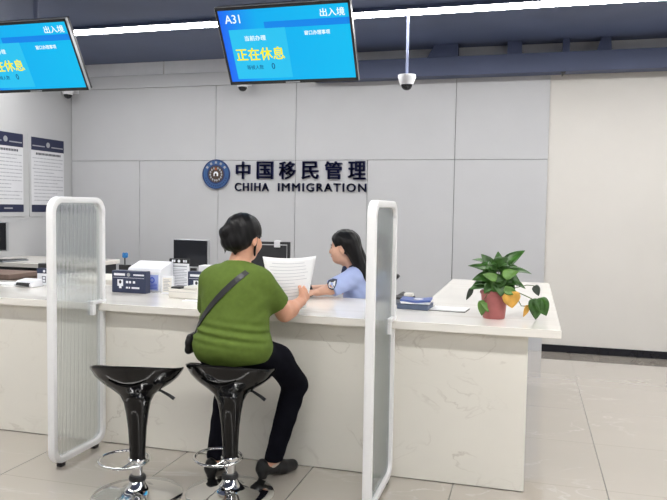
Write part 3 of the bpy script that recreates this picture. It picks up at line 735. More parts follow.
for k in range(3):
    mb = MB().box((-0.15, -0.06, 0.0035 * k), (0.13, 0.06, 0.0035 * k + 0.003)); mb.xf(Matrix.Rotation(math.radians(4 * (k - 1)), 4, 'Z')); mb.done('sheet', 'paper', t)
# right group
t = thing('booklet', 'slate booklet pack lying under the blue booklet', 'booklet', (-0.648, 4.17, Z0), math.radians(-6))
MB().box((-0.098, -0.07, 0), (0.092, 0.07, 0.032), 0.004).done('pages', 'book_slate', t)
MB().box((-0.102, -0.073, 0.0322), (0.096, 0.073, 0.034), 0.001).done('cover', 'book_slate', t)
t = thing('booklet', 'blue booklet with a white oval on its cover, on the slate pack', 'booklet', (-0.645, 4.175, Z0 + 0.0345), math.radians(3))
mb = MB(); pts = []
for k in range(9):
    x = -0.09 + 0.18 * k / 8; pts.append((x, 0.012 + 0.012 * math.cos(k / 8 * math.pi) ** 2))
mb.poly([(x, -0.075, z * 0.6) for x, z in pts] + [(x, -0.075, 0.001) for x in (0.085, -0.085)], 0.15, (0, 1, 0)).done('pages', 'paper', t)
mb = MB().poly([(x, -0.078, z * 0.6 + 0.0005) for x, z in pts] + [(x, -0.078, z * 0.6 + 0.012) for x, z in pts[::-1]], 0.156, (0, 1, 0)); mb.done('cover', 'book_blue', t)
MB().sphere((0.012, 0.0, 0.0225), (0.03, 0.03, 0.0012), 20, 6).done('oval_print', 'white_print', t, True)
t = thing('desk_device', 'grey device with a black tilted reader head behind the booklets', 'device', (-0.735, 4.33, Z0))
MB().box((-0.07, -0.06, 0), (0.06, 0.06, 0.035), 0.006).done('body', 'grey_plastic', t); MB().box((-0.075, -0.062, 0.0352), (0.05, 0.06, 0.05), 0.006).done('lid', 'black', t)
MB().box((-0.01, -0.03, 0.0505), (0.045, 0.03, 0.072), 0.006).done('cap', 'cream_plastic', t)
MB().tube([(-0.095, 0.04, 0.0), (-0.09, 0.04, 0.13)], 0.006, 8).done('stem', 'black', t, True)
mb = MB().box((-0.045, -0.02, -0.013), (0.045, 0.02, 0.013), 0.008); mb.xf(Matrix.Translation((-0.09, 0.04, 0.148)) @ Matrix.Rotation(math.radians(-42), 4, 'Y')); mb.done('reader_head', 'black', t)
t = thing('clipboard', 'white papers on a dark clipboard beside the potted plant', 'clipboard', (-0.44, 4.18, Z0), math.radians(-5))
MB().box((-0.115, -0.075, 0), (0.10, 0.09, 0.003), 0.001).done('board', 'black', t); MB().box((-0.112, -0.073, 0.0032), (0.097, 0.088, 0.008)).done('sheets', 'paper', t)
# telephone / reader in front of the officer and the mouse
t = thing('desk_phone', 'black tilted card terminal behind the held paper', 'terminal', (-1.440, 4.468, Z0), math.radians(-4))
mb = MB().box((-0.055, -0.012, 0.0), (0.055, 0.012, 0.17), 0.006); mb.xf(Matrix.Translation((0, 0, 0.018)) @ Matrix.Rotation(math.radians(-24), 4, 'Y')); mb.done('screen_body', 'black', t)
MB().box((-0.06, -0.03, 0), (0.045, 0.028, 0.020), 0.006).done('base', 'black', t)
t = thing('computer_mouse', 'black mouse under the hand of the officer', 'mouse', (-1.432, 4.338, Z0), math.radians(70))
MB().sphere((0, 0, 0.012), (0.033, 0.055, 0.024), 20, 12).xf(Matrix.Identity(4)).done('shell', 'black', t, True)
for v in t.children[0].data.vertices: v.co.z = max(v.co.z, 0.0)
MB().box((-0.012, 0.012, 0.0335), (-0.007, 0.045, 0.036), 0.001).done('button', 'grey_plastic', t)
# rear left monitor
monitor('black monitor on the rear left desk, cut by the photo edge', (-5.375, 6.02, 0.8755), math.radians(2), 0.38, 0.30, 0.25)
t = thing('keyboard', 'flat dark keyboard in front of the rear left monitor', 'keyboard', (-5.14, 6.03, 0.8755), math.radians(80))
MB().box((-0.16, -0.06, 0), (0.16, 0.06, 0.014), 0.003).done('case', 'grey_plastic', t)
mb = MB()
for i in range(12):
    for j in range(4): mb.box((-0.15 + i * 0.025, -0.05 + j * 0.026, 0.0142), (-0.128 + i * 0.025, -0.028 + j * 0.026, 0.019))
mb.done('keys', 'black', t)

# ------------------------------------------------------------------ office chairs
def office_chair(label, loc, rz, ztop, hb=0.55):
    t = thing('office_chair', label, 'chair', loc, rz, None)   # faces +Y locally
    n = 9; bm = bmesh.new(); w, d = 0.23, 0.02
    hb = min(hb, ztop - 0.53); zb = ztop - hb
    MB().box((-w + 0.02, -0.235, zb + 0.02), (w - 0.02, -0.225, ztop - 0.02), 0.002).done('back_mesh', 'mesh_black', t)
    mb = MB(); mb.tube([(-w, -0.23, zb), (-w, -0.23, ztop), (w, -0.23, ztop), (w, -0.23, zb)], 0.018, 10, closed=True); mb.done('back_frame', 'black', t, True)
    MB().box((-0.24, -0.2, 0.44), (0.24, 0.26, 0.50), 0.02).done('seat', 'mesh_black', t)
    MB().box((-0.035, -0.27, 0.40), (0.035, -0.249, zb + 0.14), 0.004).box((-0.035, -0.27, 0.40), (0.035, 0.0, 0.4395), 0.004).done('back_bar', 'black', t)
    MB().tube([(0, 0, 0.08), (0, 0, 0.40)], 0.028, 14).done('gas_lift', 'chrome', t, True)
    for s in (-1, 1):
        MB().tube([(s * 0.2, 0.0, 0.425), (s * 0.28, 0.0, 0.46), (s * 0.28, -0.02, 0.68)], 0.016, 10).box((s * 0.28 - 0.035, -0.14, 0.68), (s * 0.28 + 0.035, 0.12, 0.71), 0.01).done('armrest', 'black', t, True)
    for k in range(5):
        a = 2 * math.pi * k / 5 + 0.3; x, y = 0.29 * math.cos(a), 0.29 * math.sin(a)
        l = MB().tube([(0, 0, 0.10), (x, y, 0.07)], [0.026, 0.016], 10).done('leg', 'black', t, True)
        MB().sphere((x, y, 0.03), 0.03, 14, 8).done('caster', 'black', l, True)
    return t
oc = office_chair('black mesh office chair standing empty behind the held paper', (-2.20, 5.42, 0), math.radians(184), 1.165)
MB().box((-0.155, -0.2605, 1.128), (-0.105, -0.20, 1.186), 0.004).done('tag', 'white_plastic', oc)
office_chair('black office chair under the officer, behind the counter and mostly hidden', (-1.10, 4.77, 0), math.radians(90), 0.86)

# ------------------------------------------------------------------ potted pothos
PX, PY = -0.178, 3.96
pl = thing('potted_pothos', 'leafy green pothos in a dusty red pot on the right end of the counter', 'plant', (PX, PY, Z0))
MB().lathe([(0, 0), (0.057, 0), (0.060, 0.004), (0.073, 0.135), (0.078, 0.137), (0.079, 0.152), (0.074, 0.154), (0.072, 0.15), (0.069, 0.132), (0, 0.13)], 40).done('pot', 'terracotta', pl, True)
MB().lathe([(0, 0.133), (0.0685, 0.133), (0.0695, 0.1395), (0.04, 0.142), (0, 0.143)], 30).done('soil', 'soil', pl, True)
RV = Vector((0.962514, 0.27078, 0)).normalized(); FV = Vector((-0.27078, 0.962514, 0)).normalized()
def pt(a, b, z): return RV * a + FV * b + Vector((0, 0, z))   # a right, b away, z up (local to the pot)
def leaf_into(bm, base, tip, width, up, cup=0.25, droop=0.12):
    base, tip = Vector(base), Vector(tip); ax = tip - base; L = ax.length; ax.normalize()
    up = Vector(up); side = ax.cross(up).normalized(); nrm = side.cross(ax).normalized()
    N = 10; rows = []
    for i in range(N + 1):
        t = i / N
        hw = width / 2 * (math.sin(math.pi * min(1, t ** 0.62)) ** 0.85 if 0 < t < 1 else 0.0)
        back = -0.07 * L * math.sin(math.pi * min(1, t * 2.5)) if t < 0.4 else 0
        row = []
        for j in (-1, -0.55, 0, 0.55, 1):
            p = base + ax * (t * L + (back if abs(j) > .3 else 0)) + side * (j * hw) + nrm * (cup * abs(j) * hw - droop * L * t * t + 0.06 * L * math.sin(math.pi * t))
            row.append(bm.verts.new(p))
        rows.append(row)
    for A, B in zip(rows, rows[1:]):
        for j in range(4): bm.faces.new((A[j], A[j + 1], B[j + 1], B[j]))
def finish_leaf(bm, name, m):
    bmesh.ops.recalc_face_normals(bm, faces=bm.faces[:])
    me = bpy.data.meshes.new(name); bm.to_mesh(me); bm.free(); o = link(name, me, m, pl, True, angle=80)
    md = o.modifiers.new('thickness', 'SOLIDIFY'); md.thickness = 0.0012; return o
# px offsets relative to the pot centre (492,293 rim): 184 px per metre
def px(x, y, b=0.0): return pt((x - 491.5) / 187, b, 0.152 - (y - 293) / 187)
big = [ # base, tip, width, depth, up
    ((500, 268), (521, 249), 0.075, -0.00, (0, -0.6, 0.8)), ((494, 266), (496, 252), 0.055, 0.02, (0.3, -0.9, 0.2)),
    ((503, 272), (529, 272), 0.060, -0.02, (0, -0.5, 0.9)), ((488, 274), (464, 265), 0.062, -0.01, (0, -0.55, 0.8)),
    ((490, 270), (478, 255), 0.062, 0.02, (-0.3, -0.7, 0.5)), ((487, 279), (467, 280), 0.070, -0.03, (0, -0.7, 0.7)),
    ((484, 286), (464, 290), 0.055, -0.03, (0, -0.7, 0.7)), ((494, 275), (487, 292), 0.095, -0.07, (0, -1, 0.1)),
    ((499, 277), (516, 283), 0.075, -0.05, (0, -0.8, 0.5)), ((492, 268), (503, 258), 0.085, -0.03, (0.2, -0.9, 0.4)),
    ((491, 272), (480, 267), 0.080, -0.05, (0, -0.9, 0.4)), ((500, 283), (508, 296), 0.070, -0.07, (0.2, -1, 0.2)),
    ((488, 283), (478, 294), 0.060, -0.06, (-0.2, -1, 0.2)), ((497, 262), (507, 268), 0.070, 0.0, (0.1, -0.9, 0.4)),
    ((505, 282), (522, 288), 0.050, -0.04, (0, -0.6, 0.8)), ((486, 266), (470, 260), 0.060, 0.05, (0, -0.3, 0.9)),
    ((502, 266), (514, 262), 0.060, 0.06, (0, -0.3, 0.9)), ((494, 284), (494, 296), 0.075, -0.085, (0, -1, 0.1)),
    ((496, 280), (505, 276), 0.08, -0.06, (0, -1, 0.5))]
bm = bmesh.new()
for (b0, t0, w, dd, up) in big[::2]: 
    U = RV * up[0] + FV * up[1] + Vector((0, 0, up[2])); leaf_into(bm, px(*b0, dd * 0.6), px(*t0, dd * 1.2), w, U)
finish_leaf(bm, 'foliage', 'leaf')
bm = bmesh.new()
for (b0, t0, w, dd, up) in big[1::2]:
    U = RV * up[0] + FV * up[1] + Vector((0, 0, up[2])); leaf_into(bm, px(*b0, dd * 0.6), px(*t0, dd * 1.2), w, U)
for k in range(34):
    a = rng.uniform(0, 2 * math.pi); r = rng.uniform(0.03, 0.088); z = rng.uniform(0.19, 0.345)
    z = min(z, 0.36 - 1.2 * abs(r - 0.02)); b0 = pt(r * 0.5 * math.cos(a), 0.5 * r * math.sin(a), z - 0.01); t0 = pt(1.55 * r * math.cos(a), 1.55 * r * math.sin(a), z + rng.uniform(-0.045, 0.02))
    leaf_into(bm, b0, t0, rng.uniform(0.04, 0.065), Vector((0, 0, 1)) - FV * 0.6)
finish_leaf(bm, 'foliage', 'leaf')
bm = bmesh.new()
for (b0, t0, w, dd, up) in [((496, 277), (512, 270), 0.06, -0.085, (0, -1, 0.7)), ((490, 280), (476, 274), 0.05, -0.08, (0, -1, 0.5)), ((497, 290), (512, 293), 0.05, -0.085, (0, -1, .3)), ((486, 312), (476, 304), 0.045, -0.045, (0, -1, .3)), ((478, 302), (478, 319), 0.055, -0.03, (0, -1, 0.1))]:
    U = RV * up[0] + FV * up[1] + Vector((0, 0, up[2])); leaf_into(bm, px(*b0, dd), px(*t0, dd), w, U)
finish_leaf(bm, 'foliage', 'leaf_light')
bm = bmesh.new(); leaf_into(bm, px(531, 299, -0.05), px(532, 321, -0.06), 0.085, -FV + Vector((0, 0, 0.1)), 0.3, 0.02); leaf_into(bm, px(534, 299, -0.05), px(543, 317, -0.058), 0.085, -FV + Vector((0, 0, 0.1)), 0.3, 0.02)
finish_leaf(bm, 'large_leaf', 'leaf')
bm = bmesh.new(); leaf_into(bm, px(530, 287, -0.03), px(537, 297, -0.03), 0.05, -FV + RV * 0.5, 0.3)
finish_leaf(bm, 'wilted_leaf', 'leaf_dark'); bm = bmesh.new()
leaf_into(bm, px(467, 290, -0.02), px(462, 303, -0.02), 0.03, -FV, 0.3)
finish_leaf(bm, 'wilted_leaf', 'leaf_dark')
bm = bmesh.new(); leaf_into(bm, px(503, 292, -0.085), px(507, 309, -0.085), 0.10, -FV + Vector((0, 0, 0.3)), 0.3)
finish_leaf(bm, 'yellow_leaf', 'leaf_yellow'); bm = bmesh.new()
leaf_into(bm, px(524, 306, -0.05), px(520, 319, -0.05), 0.03, -FV, 0.3)
o = finish_leaf(bm, 'yellow_leaf', 'leaf_yellow')
mb = MB()
for (b0, t0, w, dd, up) in big:
    e = px(*b0, dd * 0.6); s = Vector((e.x * 0.25, e.y * 0.25, 0.14)); mb.tube([s, (s + e) / 2 + Vector((0, 0, 0.02)), e], 0.0022, 6)
mb.tube([pt(0.02, -0.02, 0.15), px(506, 290, -0.06), px(513, 293, -0.06), px(522, 297, -0.055), px(533, 302, -0.05)], 0.0028, 6)
mb.tube([pt(0.02, -0.01, 0.15), px(512, 289, -0.03), px(523, 286, -0.03), px(531, 286.5, -0.03)], 0.0024, 6)
mb.tube([px(507, 290, -0.06), px(513, 300, -0.06), px(517, 307, -0.055), px(524, 307.5, -0.05), px(527, 303, -0.05)], 0.0024, 6)
mb.tube([pt(-0.02, -0.02, 0.15), px(476, 289, -0.02), px(469, 289, -0.02), px(466, 292, -0.02)], 0.0022, 6)
mb.tube([pt(-0.03, -0.05, 0.15), px(481, 294, -0.09), px(479, 300, -0.06)], 0.0022, 6)
mb.done('stems', 'stem', pl, True)

# ------------------------------------------------------------------ people: one smooth surface per body / garment
class SDF:
    def __init__(s, lo, hi, h):
        s.h = h; s.lo = np.array(lo, float); s.n = np.ceil((np.array(hi) - s.lo) / h).astype(int) + 1
        s.g = np.full(s.n, 0.5, np.float32)
    def _blk(s, lo, hi):
        a = np.clip(np.floor((np.array(lo) - s.lo) / s.h).astype(int), 0, s.n - 1); b = np.clip(np.ceil((np.array(hi) - s.lo) / s.h).astype(int) + 1, 1, s.n)
        b = np.maximum(b, a + 1)
        ax = [s.lo[i] + s.h * np.arange(a[i], b[i]) for i in range(3)]
        X = np.meshgrid(*ax, indexing='ij'); return tuple(slice(a[i], b[i]) for i in range(3)), X
    def _u(s, sl, d, k, op='u'):
        A = s.g[sl]
        if op == 'u':
            if k > 0:
                h = np.clip(0.5 + 0.5 * (A - d) / k, 0, 1); s.g[sl] = A * (1 - h) + d * h - k * h * (1 - h)
            else: s.g[sl] = np.minimum(A, d)
        else:
            h = np.clip(0.5 - 0.5 * (A + d) / max(k, 1e-5), 0, 1); s.g[sl] = A * (1 - h) - d * h + max(k, 1e-5) * h * (1 - h)
    def cap(s, a, b, ra, rb, k=0.02, op='u', flat=None):
        a, b = np.array(a, float), np.array(b, float); R = max(ra, rb) + k + 0.03
        sl, X = s._blk(np.minimum(a, b) - R, np.maximum(a, b) + R)
        ab = b - a; L = ab @ ab + 1e-12
        P = [X[i] - a[i] for i in range(3)]
        t = np.clip((P[0] * ab[0] + P[1] * ab[1] + P[2] * ab[2]) / L, 0, 1)
        d = np.sqrt(sum((P[i] - t * ab[i]) ** 2 for i in range(3))) - (ra + t * (rb - ra))
        s._u(sl, d, k, op); return s
    def ell(s, c, r, k=0.02, op='u', rot=None):
        c = np.array(c, float); r = np.array(r, float); R = r.max() + k + 0.03
        sl, X = s._blk(c - R, c + R); P = [X[i] - c[i] for i in range(3)]
        if rot is not None:
            Q = np.array(rot.to_3x3().transposed()); P = [Q[i][0] * P[0] + Q[i][1] * P[1] + Q[i][2] * P[2] for i in range(3)]
        k0 = np.sqrt(sum((P[i] / r[i]) ** 2 for i in range(3))); k1 = np.sqrt(sum((P[i] / r[i] ** 2) ** 2 for i in range(3))) + 1e-9
        d = k0 * (k0 - 1) / k1; s._u(sl, d, k, op); return s
    def cut(s, p, n):      # keep the side n points away from
        n = np.array(n, float); n /= np.linalg.norm(n); ax = [s.lo[i] + s.h * np.arange(s.n[i]) for i in range(3)]
        X = np.meshgrid(*ax, indexing='ij'); d = sum((X[i] - p[i]) * n[i] for i in range(3)); s.g = np.maximum(s.g, d.astype(np.float32)); return s
    def cutball(s, p, r, n, q):  # like cut, but only inside a ball
        n = np.array(n, float); n /= np.linalg.norm(n); sl, X = s._blk(np.array(p) - r, np.array(p) + r)
        d = sum((X[i] - q[i]) * n[i] for i in range(3)); inside = sum((X[i] - p[i]) ** 2 for i in range(3)) < r * r
        A = s.g[sl]; s.g[sl] = np.where(inside, np.maximum(A, d), A); return s
    def warp(s, fn):
        ax = [s.lo[i] + s.h * np.arange(s.n[i]) for i in range(3)]; X = np.meshgrid(*ax, indexing='ij'); s.g = (s.g + fn(*X)).astype(np.float32); return s
    def mesh(s, name):
        g = np.pad(s.g, 1, constant_values=0.5); ins = g < 0
        nx, ny, nz = g.shape
        acc = np.zeros((nx - 1, ny - 1, nz - 1, 3)); cnt = np.zeros((nx - 1, ny - 1, nz - 1))
        corners = [(i, j, k) for i in (0, 1) for j in (0, 1) for k in (0, 1)]
        V = lambda c: g[c[0]:nx - 1 + c[0], c[1]:ny - 1 + c[1], c[2]:nz - 1 + c[2]]
        for c in corners:
            for axis in range(3):
                if c[axis] == 0:
                    e = list(c); e[axis] = 1; a, b = V(c), V(e); m = (a < 0) != (b < 0)
                    t = np.where(m, a / np.where(m, a - b, 1), 0)
                    for q in range(3): acc[..., q] += np.where(m, c[q] + (t if q == axis else 0), 0)
                    cnt += m
        act = cnt > 0; idx = np.full(act.shape, -1); idx[act] = np.arange(act.sum())
        pos = (acc[act] / cnt[act][:, None] + np.argwhere(act) - 1) * s.h + s.lo
        faces = []
        for axis in range(3):
            sl0 = [slice(None)] * 3; sl1 = [slice(None)] * 3; sl0[axis] = slice(0, -1); sl1[axis] = slice(1, None)
            a, b = ins[tuple(sl0)], ins[tuple(sl1)]; W_ = np.argwhere(a != b)
            o1, o2 = [(1, 2), (2, 0), (0, 1)][axis]
            ok = (W_[:, o1] > 0) & (W_[:, o2] > 0) & (W_[:, o1] < g.shape[o1] - 1) & (W_[:, o2] < g.shape[o2] - 1); W_ = W_[ok]
            def at(d1, d2):
                q = W_.copy(); q[:, o1] -= d1; q[:, o2] -= d2; return idx[q[:, 0], q[:, 1], q[:, 2]]
            F = np.stack([at(1, 1), at(0, 1), at(0, 0), at(1, 0)], 1)
            fl = ~a[W_[:, 0], W_[:, 1], W_[:, 2]]; F[fl] = F[fl][:, ::-1]; faces.append(F)
        F = np.concatenate(faces)
        # light smoothing of the surface
        E = np.concatenate([F[:, [0, 1]], F[:, [1, 2]], F[:, [2, 3]], F[:, [3, 0]]]); deg = np.bincount(E.ravel(), minlength=len(pos))[:, None] + 1e-9
        for lam in (0.5, -0.52, 0.5, -0.52):
            sm = np.zeros_like(pos)
            for q in range(3): sm[:, q] = np.bincount(E[:, 0], pos[E[:, 1], q], len(pos)) + np.bincount(E[:, 1], pos[E[:, 0], q], len(pos))
            pos = pos + lam * (sm / deg - pos)
        me = bpy.data.meshes.new(name); me.from_pydata(pos.tolist(), [], F.tolist()); me.update(); return me
    def obj(s, name, m, parent, angle=60):
        me = s.mesh(name); me.transform(Matrix.Translation(-Vector(parent.location))); return link(name, me, m, parent, True, angle=angle)

def lerp(a, b, t): return tuple(a[i] + (b[i] - a[i]) * t for i in range(3))
V3 = lambda *a: np.array(a, float)
def hand(S, wrist, d, palm_n, thumb_side, curl, L=0.165, k=0.006):
    """palm from wrist along d; palm_n is the direction the palm faces; fingers curl towards it"""
    d = V3(*d) / np.linalg.norm(d); pn = V3(*palm_n); pn = pn - d * (pn @ d); pn /= np.linalg.norm(pn); sd = np.cross(d, pn) * thumb_side
    w = V3(*wrist); pl_ = L * 0.50
    for q in (-0.026, -0.009, 0.009, 0.024):
        S.cap(w + sd * q * 0.6 + d * 0.008, w + d * pl_ + sd * q, 0.015, 0.0115, 0.012)
    for q, ln, c in ((0.030, 0.43, 0.9), (0.010, 0.49, 1.0), (-0.010, 0.46, 1.05), (-0.029, 0.37, 1.15)):
        p = w + d * pl_ + sd * q; ang = 0.0
        for seg, fr in ((0, 0.45), (1, 0.30), (2, 0.25)):
            ang += curl * c * (0.75, 1.0, 0.7)[seg]
            dd = d * math.cos(ang) + pn * math.sin(ang); e = p + dd * ln * L * fr
            S.cap(p, e, 0.0092 - seg * 0.0007, 0.0085 - seg * 0.0009, k); p = e
    p = w + d * 0.02 + sd * 0.018; e = p + d * 0.034 + sd * 0.022 + pn * 0.012; S.cap(p, e, 0.014, 0.0105, 0.010)
    e2 = e + d * 0.026 + sd * 0.003 + pn * 0.016; S.cap(e, e2, 0.0105, 0.009, k); S.cap(e2, e2 + d * 0.02 + pn * 0.014 - sd * 0.003, 0.009, 0.0075, k)

def head(S, c, yaw, pitch, sc=1.0):
    """skull, face, ears; faces local +Y turned by yaw/pitch"""
    Rm = Matrix.Rotation(yaw, 4, 'Z') @ Matrix.Rotation(pitch, 4, 'X'); c = Vector(c)
    Q = lambda x, y, z: tuple(c + Rm @ Vector((x * sc, y * sc, z * sc)))
    S.ell(Q(0, -0.012, 0.025), (0.074 * sc, 0.092 * sc, 0.088 * sc), 0.02, rot=Rm)
    S.ell(Q(0, 0.026, -0.035), (0.060 * sc, 0.062 * sc, 0.078 * sc), 0.03, rot=Rm)
    S.ell(Q(0, 0.055, -0.082), (0.030 * sc, 0.028 * sc, 0.026 * sc), 0.03, rot=Rm)           # chin
    for x in (-1, 1):
        S.ell(Q(x * 0.036, 0.058, -0.030), (0.026 * sc, 0.026 * sc, 0.026 * sc), 0.03, rot=Rm)   # cheeks
        S.ell(Q(x * 0.030, 0.083, 0.004), (0.014 * sc, 0.012 * sc, 0.010 * sc), 0.012, 's', rot=Rm)   # eye sockets
        S.ell(Q(x * 0.030, 0.072, 0.004), (0.012 * sc, 0.011 * sc, 0.009 * sc), 0.003, rot=Rm)
        S.ell(Q(x * 0.076, 0.0, -0.012), (0.010 * sc, 0.020 * sc, 0.032 * sc), 0.006, rot=Rm)    # ears
        S.ell(Q(x * 0.086, 0.004, -0.010), (0.006 * sc, 0.010 * sc, 0.016 * sc), 0.005, 's', rot=Rm)
    S.cap(Q(0, 0.080, 0.010), Q(0, 0.098, -0.026), 0.007 * sc, 0.012 * sc, 0.012)                # nose
    S.cap(Q(-0.008, 0.090, -0.030), Q(0.008, 0.090, -0.030), 0.008 * sc, 0.008 * sc, 0.008)
    S.ell(Q(0, 0.084, -0.051), (0.022 * sc, 0.011 * sc, 0.006 * sc), 0.006, rot=Rm)              # lips
    S.ell(Q(0, 0.083, -0.062), (0.018 * sc, 0.011 * sc, 0.006 * sc), 0.006, rot=Rm)
    S.ell(Q(0, 0.094, -0.0565), (0.022 * sc, 0.008 * sc, 0.0022 * sc), 0.003, 's', rot=Rm)
    return Q, Rm

# ---- seated customer in green
cu = thing('person', 'person in olive green top and black trousers seated on the stool, holding papers', 'person', (-1.43, 3.24, 0))
PEL = (-1.43, 3.255, 0.735); HIPL = (-1.525, 3.27, 0.735); HIPR = (-1.335, 3.27, 0.735)
KNL = (-1.60, 3.58, 0.545); KNR = (-1.202, 3.555, 0.515); ANL = (-1.625, 3.46, 0.105); ANR = (-1.315, 3.53, 0.085)
SHL = (-1.580, 3.305, 1.080); SHR = (-1.298, 3.305, 1.080); ELL = (-1.640, 3.40, 0.885); ELR = (-1.222, 3.43, 0.918); WRL = (-1.46, 3.575, 0.925); WRR = (-1.188, 3.605, 0.962)
HD = (-1.420, 3.355, 1.312); YAW = -0.42; PIT = -0.20
def torso(S, g):
    S.ell((-1.43, 3.245, 0.755), (0.185 + g, 0.145 + g, 0.125 + g), 0.04)
    S.ell((-1.43, 3.255, 0.87), (0.170 + g, 0.130 + g, 0.125 + g), 0.06)
    S.ell((-1.43, 3.275, 1.00), (0.170 + g, 0.118 + g, 0.13 + g), 0.06)
    S.ell((-1.435, 3.29, 1.085), (0.150 + g, 0.098 + g, 0.085 + g), 0.05)
    S.cap((-1.535, 3.30, 1.098), (-1.345, 3.30, 1.098), 0.058 + g, 0.058 + g, 0.05)
    S.cap((-1.435, 3.30, 1.12), (-1.43, 3.315, 1.19), 0.062 + g, 0.048 + g, 0.04)
def arm(S, sh, el, g, t1=1.0):
    S.cap(sh, lerp(sh, el, t1), 0.060 + g, 0.060 - 0.014 * t1 + g, 0.04)
S = SDF((-1.78, 3.02, 0.0), (-1.02, 3.86, 1.48), 0.0055)
torso(S, 0)
arm(S, SHL, ELL, -0.004); arm(S, SHR, ELR, -0.004)
S.cap(ELL, WRL, 0.043, 0.027, 0.02); S.cap(ELR, WRR, 0.044, 0.027, 0.02)
S.ell(lerp(ELR, WRR, 0.3), (0.044, 0.046, 0.043), 0.03)
hand(S, WRR, (0.05, 0.55, 0.30), (-0.75, 0.55, 0.1), 1, 0.85, 0.150)
hand(S, WRL, (0.45, 0.5, 0.10), (0.2, 0.4, 0.8), -1, 0.5, 0.150)
for h, kn, an in ((HIPL, KNL, ANL), (HIPR, KNR, ANR)):
    md_ = (lerp(h, kn, 0.55)[0], 3.44, 0.668)
    S.cap(h, md_, 0.080, 0.062, 0.03); S.cap(md_, kn, 0.062, 0.052, 0.03); S.cap(kn, an, 0.048, 0.030, 0.015)
FR = V3(0.127, 0.20, 0); FR /= np.linalg.norm(FR); FL = V3(0.0, 1, 0)
HEEL_R = V3(-1.345, 3.49, 0); HEEL_L = V3(-1.625, 3.42, 0)
for an, f, hl in ((ANL, FL, HEEL_L), (ANR, FR, HEEL_R)):
    S.cap(an, hl + V3(0, 0, 0.06), 0.032, 0.028, 0.02); S.cap(hl + V3(0, 0, 0.055), hl + f * 0.16 + V3(0, 0, 0.028), 0.028, 0.022, 0.02)
S.cap((-1.43, 3.305, 1.13), (-1.422, 3.335, 1.26), 0.054, 0.050, 0.02)
Q, Rm = head(S, HD, YAW, PIT, 1.0)
S.obj('body', 'skin', cu)
# hair: short crop, small bun at the back, lock in front of the ear
S = SDF((-1.62, 3.16, 1.12), (-1.22, 3.52, 1.50), 0.0045)
S.ell(Q(0, -0.018, 0.030), (0.090, 0.106, 0.096), 0.02, rot=Rm)
S.ell(Q(0, -0.055, -0.018), (0.077, 0.062, 0.066), 0.03, rot=Rm)
S.cap(Q(-0.03, -0.078, -0.04), Q(0.03, -0.078, -0.04), 0.036, 0.036, 0.03)
S.ell(Q(0.0, 0.10, -0.045), (0.082, 0.085, 0.098), 0.012, 's', rot=Rm)                # face opening
S.ell(Q(0.085, 0.028, -0.045), (0.035, 0.040, 0.062), 0.008, 's', rot=Rm); S.ell(Q(-0.085, 0.028, -0.045), (0.035, 0.040, 0.062), 0.008, 's', rot=Rm)
S.ell(Q(-0.026, -0.102, 0.004), (0.040, 0.038, 0.042), 0.012, rot=Rm)                  # bun
S.cap(Q(0.066, 0.018, 0.01), Q(0.072, 0.022, -0.085), 0.010, 0.005, 0.008)             # side lock
S.cap(Q(-0.05, -0.08, -0.05), Q(-0.060, -0.06, -0.100), 0.008, 0.003, 0.01)
S.cap(Q(0.02, -0.075, -0.06), Q(0.02, -0.065, -0.095), 0.014, 0.005, 0.02)
S.warp(lambda x, y, z: 0.0014 * np.sin(160 * x + 60 * z) * np.sin(90 * y))
S.obj('hair', 'hair', cu)
# top
S = SDF((-1.80, 3.02, 0.62), (-1.06, 3.60, 1.28), 0.0055)
torso(S, 0.012)
S.ell((-1.425, 3.215, 0.775), (0.200, 0.130, 0.10), 0.05)
ESL, ESR = lerp(SHL, ELL, 0.72), lerp(SHR, ELR, 0.66)
S.cap(SHL, lerp(SHL, ELL, 0.95), 0.066, 0.066, 0.045); S.cap(SHR, lerp(SHR, ELR, 0.95), 0.066, 0.064, 0.045)
for e, sh, el in ((lerp(SHL, ELL, 0.80), SHL, ELL), (lerp(SHR, ELR, 0.70), SHR, ELR)):
    dn = V3(*el) - V3(*sh); S.cutball(lerp(sh, el, 1.15), 0.135, dn, e)
S.cut((-1.43, 3.24, 0.705), (0.0, 0.10, -1))
S.cut((-1.43, 3.30, 1.187), (0, 0.35, 1))
def folds(x, y, z):
    back = np.clip((3.30 - y) / 0.1, 0, 1)
    w = np.exp(-((z - 0.845) / 0.05) ** 2) * 0.0055 * np.sin((z + 0.10 * (x + 1.43) + 0.25 * (x + 1.43) ** 2) * 150) 
    w = w + np.exp(-((z - 0.96) / 0.07) ** 2) * 0.0035 * np.sin((z * 0.8 - 0.9 * np.abs(x + 1.40)) * 95) * np.clip(np.abs(x + 1.43) / 0.12 - 0.4, 0, 1)
    return -w * back + 0.0012 * np.sin(55 * x + 20 * z) * np.sin(43 * z)
S.warp(folds)
S.obj('top', 'green_cloth', cu)
